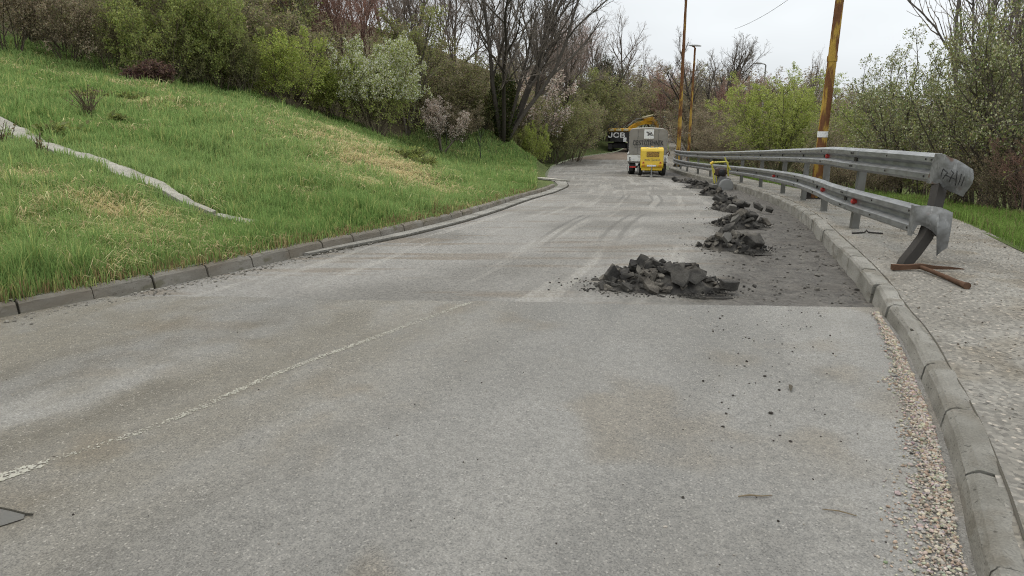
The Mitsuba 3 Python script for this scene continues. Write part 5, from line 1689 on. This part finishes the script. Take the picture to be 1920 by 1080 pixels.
plant('brown_shrub', 'thicket_brown', 9.2, 14.6, 1.3, 'low leafless brown scrub behind the crumpled guardrail end', S, wide=.75)
plant('brown_shrub', 'thicket_brown', 9.1, 17.2, 1.3, 'low brown scrub between the beams of the guardrail', S, wide=.9)
plant('brown_shrub', 'thicket_brown', 9.6, 20.4, 1.5, 'low brown scrub behind the straight posts of the guardrail', S, wide=1.0)
plant('red_shrub', 'bare_red', 9.0, 12.2, 1.5, 'reddish low twigs right of the crumpled guardrail end', S, wide=1.1)
plant('brown_shrub', 'thicket_brown', 9.6, 13.0, 1.5, 'low brown twigs behind the reddish ones at the right edge', S, wide=.9)
plant('thicket', 'thicket_brown', 14.6, 20.0, 4.0, 'dark brown thicket behind the white budding shrubs', S, wide=.9)
plant('thicket', 'thicket_olive', 12.8, 16.0, 4.2, 'olive thicket at the right edge behind the white budding shrubs', S, wide=.9)
plant('thicket', 'thicket_olive', 16.5, 27.0, 4.0, 'olive thicket far behind the bend of the guardrail', S, wide=1.0)
plant('thicket', 'thicket_brown', 19.0, 38.0, 4.2, 'brown thicket between the yellow green tree and the nearest lamp post', S, wide=1.1)
plant('thicket', 'thicket_olive', 22.0, 36.0, 4.4, 'olive thicket right of the nearest lamp post, far back', S, wide=1.1)
plant('bare_tree', 'bare_open', 13.7, 20.5, 9.6, 'bare open branched tree against the sky at the upper right', B, wide=.85)
plant('bare_tree', 'bare_a', 16.2, 24.0, 11.0, 'bare tree with a straight dark trunk at the upper right', B, wide=.8)
plant('bare_tree', 'bare_b', 16.0, 20.5, 9.0, 'bare tree at the upper right corner', B, wide=.8)


# ------------------------------------------------------------------ grass
def blades(x, y, z, h, w, lean, col, rng):
    n = len(x)
    a = rng.uniform(0, 2 * np.pi, n)
    la = a + rng.normal(0, 1.0, n) + np.pi / 2
    dx, dy = np.cos(a) * w / 2, np.sin(a) * w / 2
    lx_, ly_ = np.cos(la) * lean * h, np.sin(la) * lean * h
    base = np.stack([x, y, z - .01], 1)
    s_ = np.stack([dx, dy, 0 * dx], 1)
    mid = base + np.stack([lx_ * .35, ly_ * .35, h * .62], 1)
    tip_ = base + np.stack([lx_, ly_, h * np.maximum(1 - .25 * np.abs(lean) - .22 * np.maximum(np.abs(lean) - .8, 0), .25)], 1)
    v = np.stack([base - s_, base + s_, mid + s_ * .75, mid - s_ * .75, tip_], 1)
    b = np.arange(n)[:, None] * 5
    f = np.vstack([b + [0, 1, 2], b + [0, 2, 3], b + [3, 2, 4]])
    return (v.reshape(-1, 3), f), np.repeat(col, 5, 0)


# bare or straw-coloured places on the bank (x, y, radius x, radius y, strength)
STRAW = [(-5.0, 8.6, 1.0, .5, .7), (-4.2, 7.7, 1.0, .5, .4), (-6.6, 9.6, .7, .5, .7), (-3.2, 17.5, 1.3, 2.2, 1.0), (-4.6, 19.5, 1.6, 2.2, .75), (-2.2, 15.8, 1.1, 1.0, .85), (-5.2, 22, 1.8, 2.0, .6), (-2.0, 20.5, .9, 1.5, .7), (-2.9, 13.2, 1.0, .8, .45), (-10.5, 19.5, 3.0, .8, .4), (-14, 24.5, 4, 1.2, .55), (-9.5, 26, 3, 1.2, .4)]


def straw_at(x, y):
    s = np.zeros_like(x)
    for a, b, ra, rb, k in STRAW:
        s = np.maximum(s, k * np.exp(-(((x - a) / ra) ** 2 + ((y - b) / rb) ** 2)))
    n = meshkit.fbm(np.stack([x * .9, y * .9, 0 * x], 1), 4, 21)
    return np.clip(s * (.75 + .9 * n) + np.clip((n - .63) * 1.8, 0, .4), 0, 1)


PATH = np.array(path_pts)


def path_dist(x, y):
    best = np.full(len(x), 9.0)
    for a, b, w in [(PATH[i], PATH[i + 1], (.5 if i < 3 else .16)) for i in range(len(PATH) - 1)] + [(np.array([-4.0, 9.35]), np.array([-3.15, 9.06]), .13), (np.array([-7.0, 39.0]), np.array([-2.73, 35.6]), .6), (np.array([-2.73, 35.6]), np.array([1.9, 29.5]), .7)]:
        d = b - a
        t = np.clip(((x - a[0]) * d[0] + (y - a[1]) * d[1]) / (d @ d), 0, 1)
        best = np.minimum(best, np.hypot(x - a[0] - t * d[0], y - a[1] - t * d[1]) - w)
    return best


rg = np.random.default_rng(51)
N = 520000
# more blades near the camera, fewer and wider ones up the bank
u = rg.random(N)
r = 5.5 * (52 / 5.5) ** (u ** .92)
th = rg.uniform(math.radians(88), math.radians(133), N)
x, y = r * np.cos(th), r * np.sin(th)
e = KL(y) - x
woods = y - (31 + np.maximum(x + 10, 0) * 2.8)
ok = (e > rg.uniform(-.09, .02, N)) & (woods < 2 + rg.normal(0, .8, N)) & (path_dist(x, y) > -.02) & (x > -32)
x, y, r, e = x[ok], y[ok], r[ok], e[ok]
st_ = straw_at(x, y)
clump = meshkit.fbm(np.stack([x * 1.6, y * 1.6, 0 * x], 1), 4, 33)
tuft = meshkit.noise(np.stack([x * 6, y * 6, 0 * x], 1), 35)
n = len(x)
h = (.055 + .15 * np.clip(clump - .2, 0, 1) + .07 * tuft) * rg.uniform(.6, 1.35, n) * np.clip(.4 + e / .5, .4, 1)
h *= (1 - .45 * st_) * (1 + .9 * np.clip(tuft - .68, 0, 1) / .32 * np.clip(clump - .35, 0, 1) / .4)
w = np.maximum(.006, .0011 * r) * rg.uniform(.7, 1.3, n)
big_n = meshkit.fbm(np.stack([x * .35, y * .35, 0 * x], 1), 3, 44)[:, None]
g0 = np.array([.088, .140, .040]) * (1 - big_n) + np.array([.145, .195, .075]) * big_n
g = g0 * rg.uniform(.7, 1.3, (n, 1))
yel = rg.random((n, 1)) < .10 + .10 * clump[:, None]
g = np.where(yel, np.array([.21, .225, .085]) * rg.uniform(.7, 1.2, (n, 1)), g)
sw = rg.random((n, 1)) < st_[:, None] * .9
g = np.where(sw, np.array([.35, .295, .17]) * rg.uniform(.55, 1.2, (n, 1)), g)
edge = rg.random((n, 1)) < np.clip(.5 - e / .35, 0, .5)[:, None]
g = np.where(edge, np.array([.15, .115, .06]) * rg.uniform(.6, 1.3, (n, 1)), g)
lean = rg.normal(0, .35, n) + np.where(sw[:, 0], rg.choice([-1, 1], n) * 1.5, 0)
m, c = blades(x, y, bank_z(x, y), h * 1.45, w, lean, np.clip(g * 2.25, .01, .8), rg)
single('grass', m, 'foliage', 'rough green grass with straw coloured patches on the bank left of the road', 'grass', kind='stuff', color=c)
# verge on the right
N = 66000
y = 4 + rg.random(N) ** 1.6 * 38
x = walk_r(y) + rg.exponential(1.1, N) + .02 + rg.random(N) * .2
st_ = meshkit.fbm(np.stack([x * 1.2, y * 1.2, 0 * x], 1), 3, 61)
n = N
h = (.05 + .12 * st_) * rg.uniform(.6, 1.4, n)
w = np.maximum(.006, .0011 * y) * rg.uniform(.7, 1.3, n)
g = (np.array([.09, .150, .032]) * (1 - st_[:, None]) + np.array([.15, .205, .06]) * st_[:, None]) * rg.uniform(.7, 1.3, (n, 1))
g = np.where(rg.random((n, 1)) < np.clip(.12 + .25 * (x - walk_r(y) - 1.0)[:, None], .1, .6), np.array([.17, .14, .075]) * rg.uniform(.6, 1.2, (n, 1)), g)
m, c = blades(x, y, right_z(x, y), h * 1.3, w, rg.normal(0, .35, n), np.clip(g * 1.75, .01, .8), rg)
single('grass', m, 'foliage', 'green grass verge between the pavement and the shrubs on the right', 'grass', kind='stuff', color=c)


# dead weed stalks standing in the grass on the left
def weed(label, x, y, n, h, spread, seed, dark=(.10, .08, .05), leafy=False):
    k_ = thing('dead_weed' if not leafy else 'weed', label, 'weed')
    g_ = np.random.default_rng(seed)
    z_ = float(bank_z(x, y))
    P_, R_ = [], []
    for i in range(n):
        a = g_.uniform(0, 6.28)
        t = spread * g_.uniform(.2, 1)
        hh_ = h * g_.uniform(.6, 1)
        b = np.array([x + g_.normal(0, .04), y + g_.normal(0, .04), z_ - .02])
        P_.append([b, b + [math.cos(a) * t * .4, math.sin(a) * t * .4, hh_ * .55], b + [math.cos(a) * t, math.sin(a) * t, hh_]])
        R_.append([.008, .006, .003])
    m_ = tubes(np.array(P_), np.array(R_), 5)
    part(k_, 'stalks', m_, 'bark', smooth=True, color=np.tile(np.array(dark), (len(m_[0]), 1)), kind='stuff')
    lv2 = [(np.array(P_), None)]
    lm, lc = leaves(g_, lv2, 0, 10 if leafy else 3, .035 if not leafy else .07, [dark, np.array(dark) * 1.4] if not leafy else GREEN, (1, 1) if not leafy else (2, 2, 2, 1), spread=.03)
    part(k_, 'leaves', lm, 'foliage', color=lc * 1.6, kind='stuff')


weed('tuft of dry brown stalks in front of the concrete path at the left edge', -8.55, 11.9, 16, .55, .22, 1)
weed('small dry stalk cluster in front of the concrete path, second from the left', -7.5, 11.3, 9, .45, .12, 2)
weed('withered brown weed standing in the grass above the concrete path', -9.6, 16.2, 40, .75, .5, 3, dark=(.12, .095, .065))
weed('leafy green weeds behind the wide end of the concrete path', -8.6, 13.4, 30, .3, .45, 4, leafy=True)
weed('low leafy weed beside the withered brown one', -8.5, 15.4, 16, .25, .25, 5, leafy=True)
weed('dark green tussock in the straw coloured part of the bank', -3.0, 20.4, 60, .5, .7, 8, leafy=True)
weed('second dark tussock just below the first one in the straw', -2.4, 19.4, 40, .4, .5, 9, leafy=True)
weed('clump of dark green weeds on the upper bank', -11.8, 20.0, 40, .35, .8, 6, leafy=True)
weed('second clump of weeds on the upper bank, right of the first', -10.6, 20.3, 30, .3, .6, 7, leafy=True)
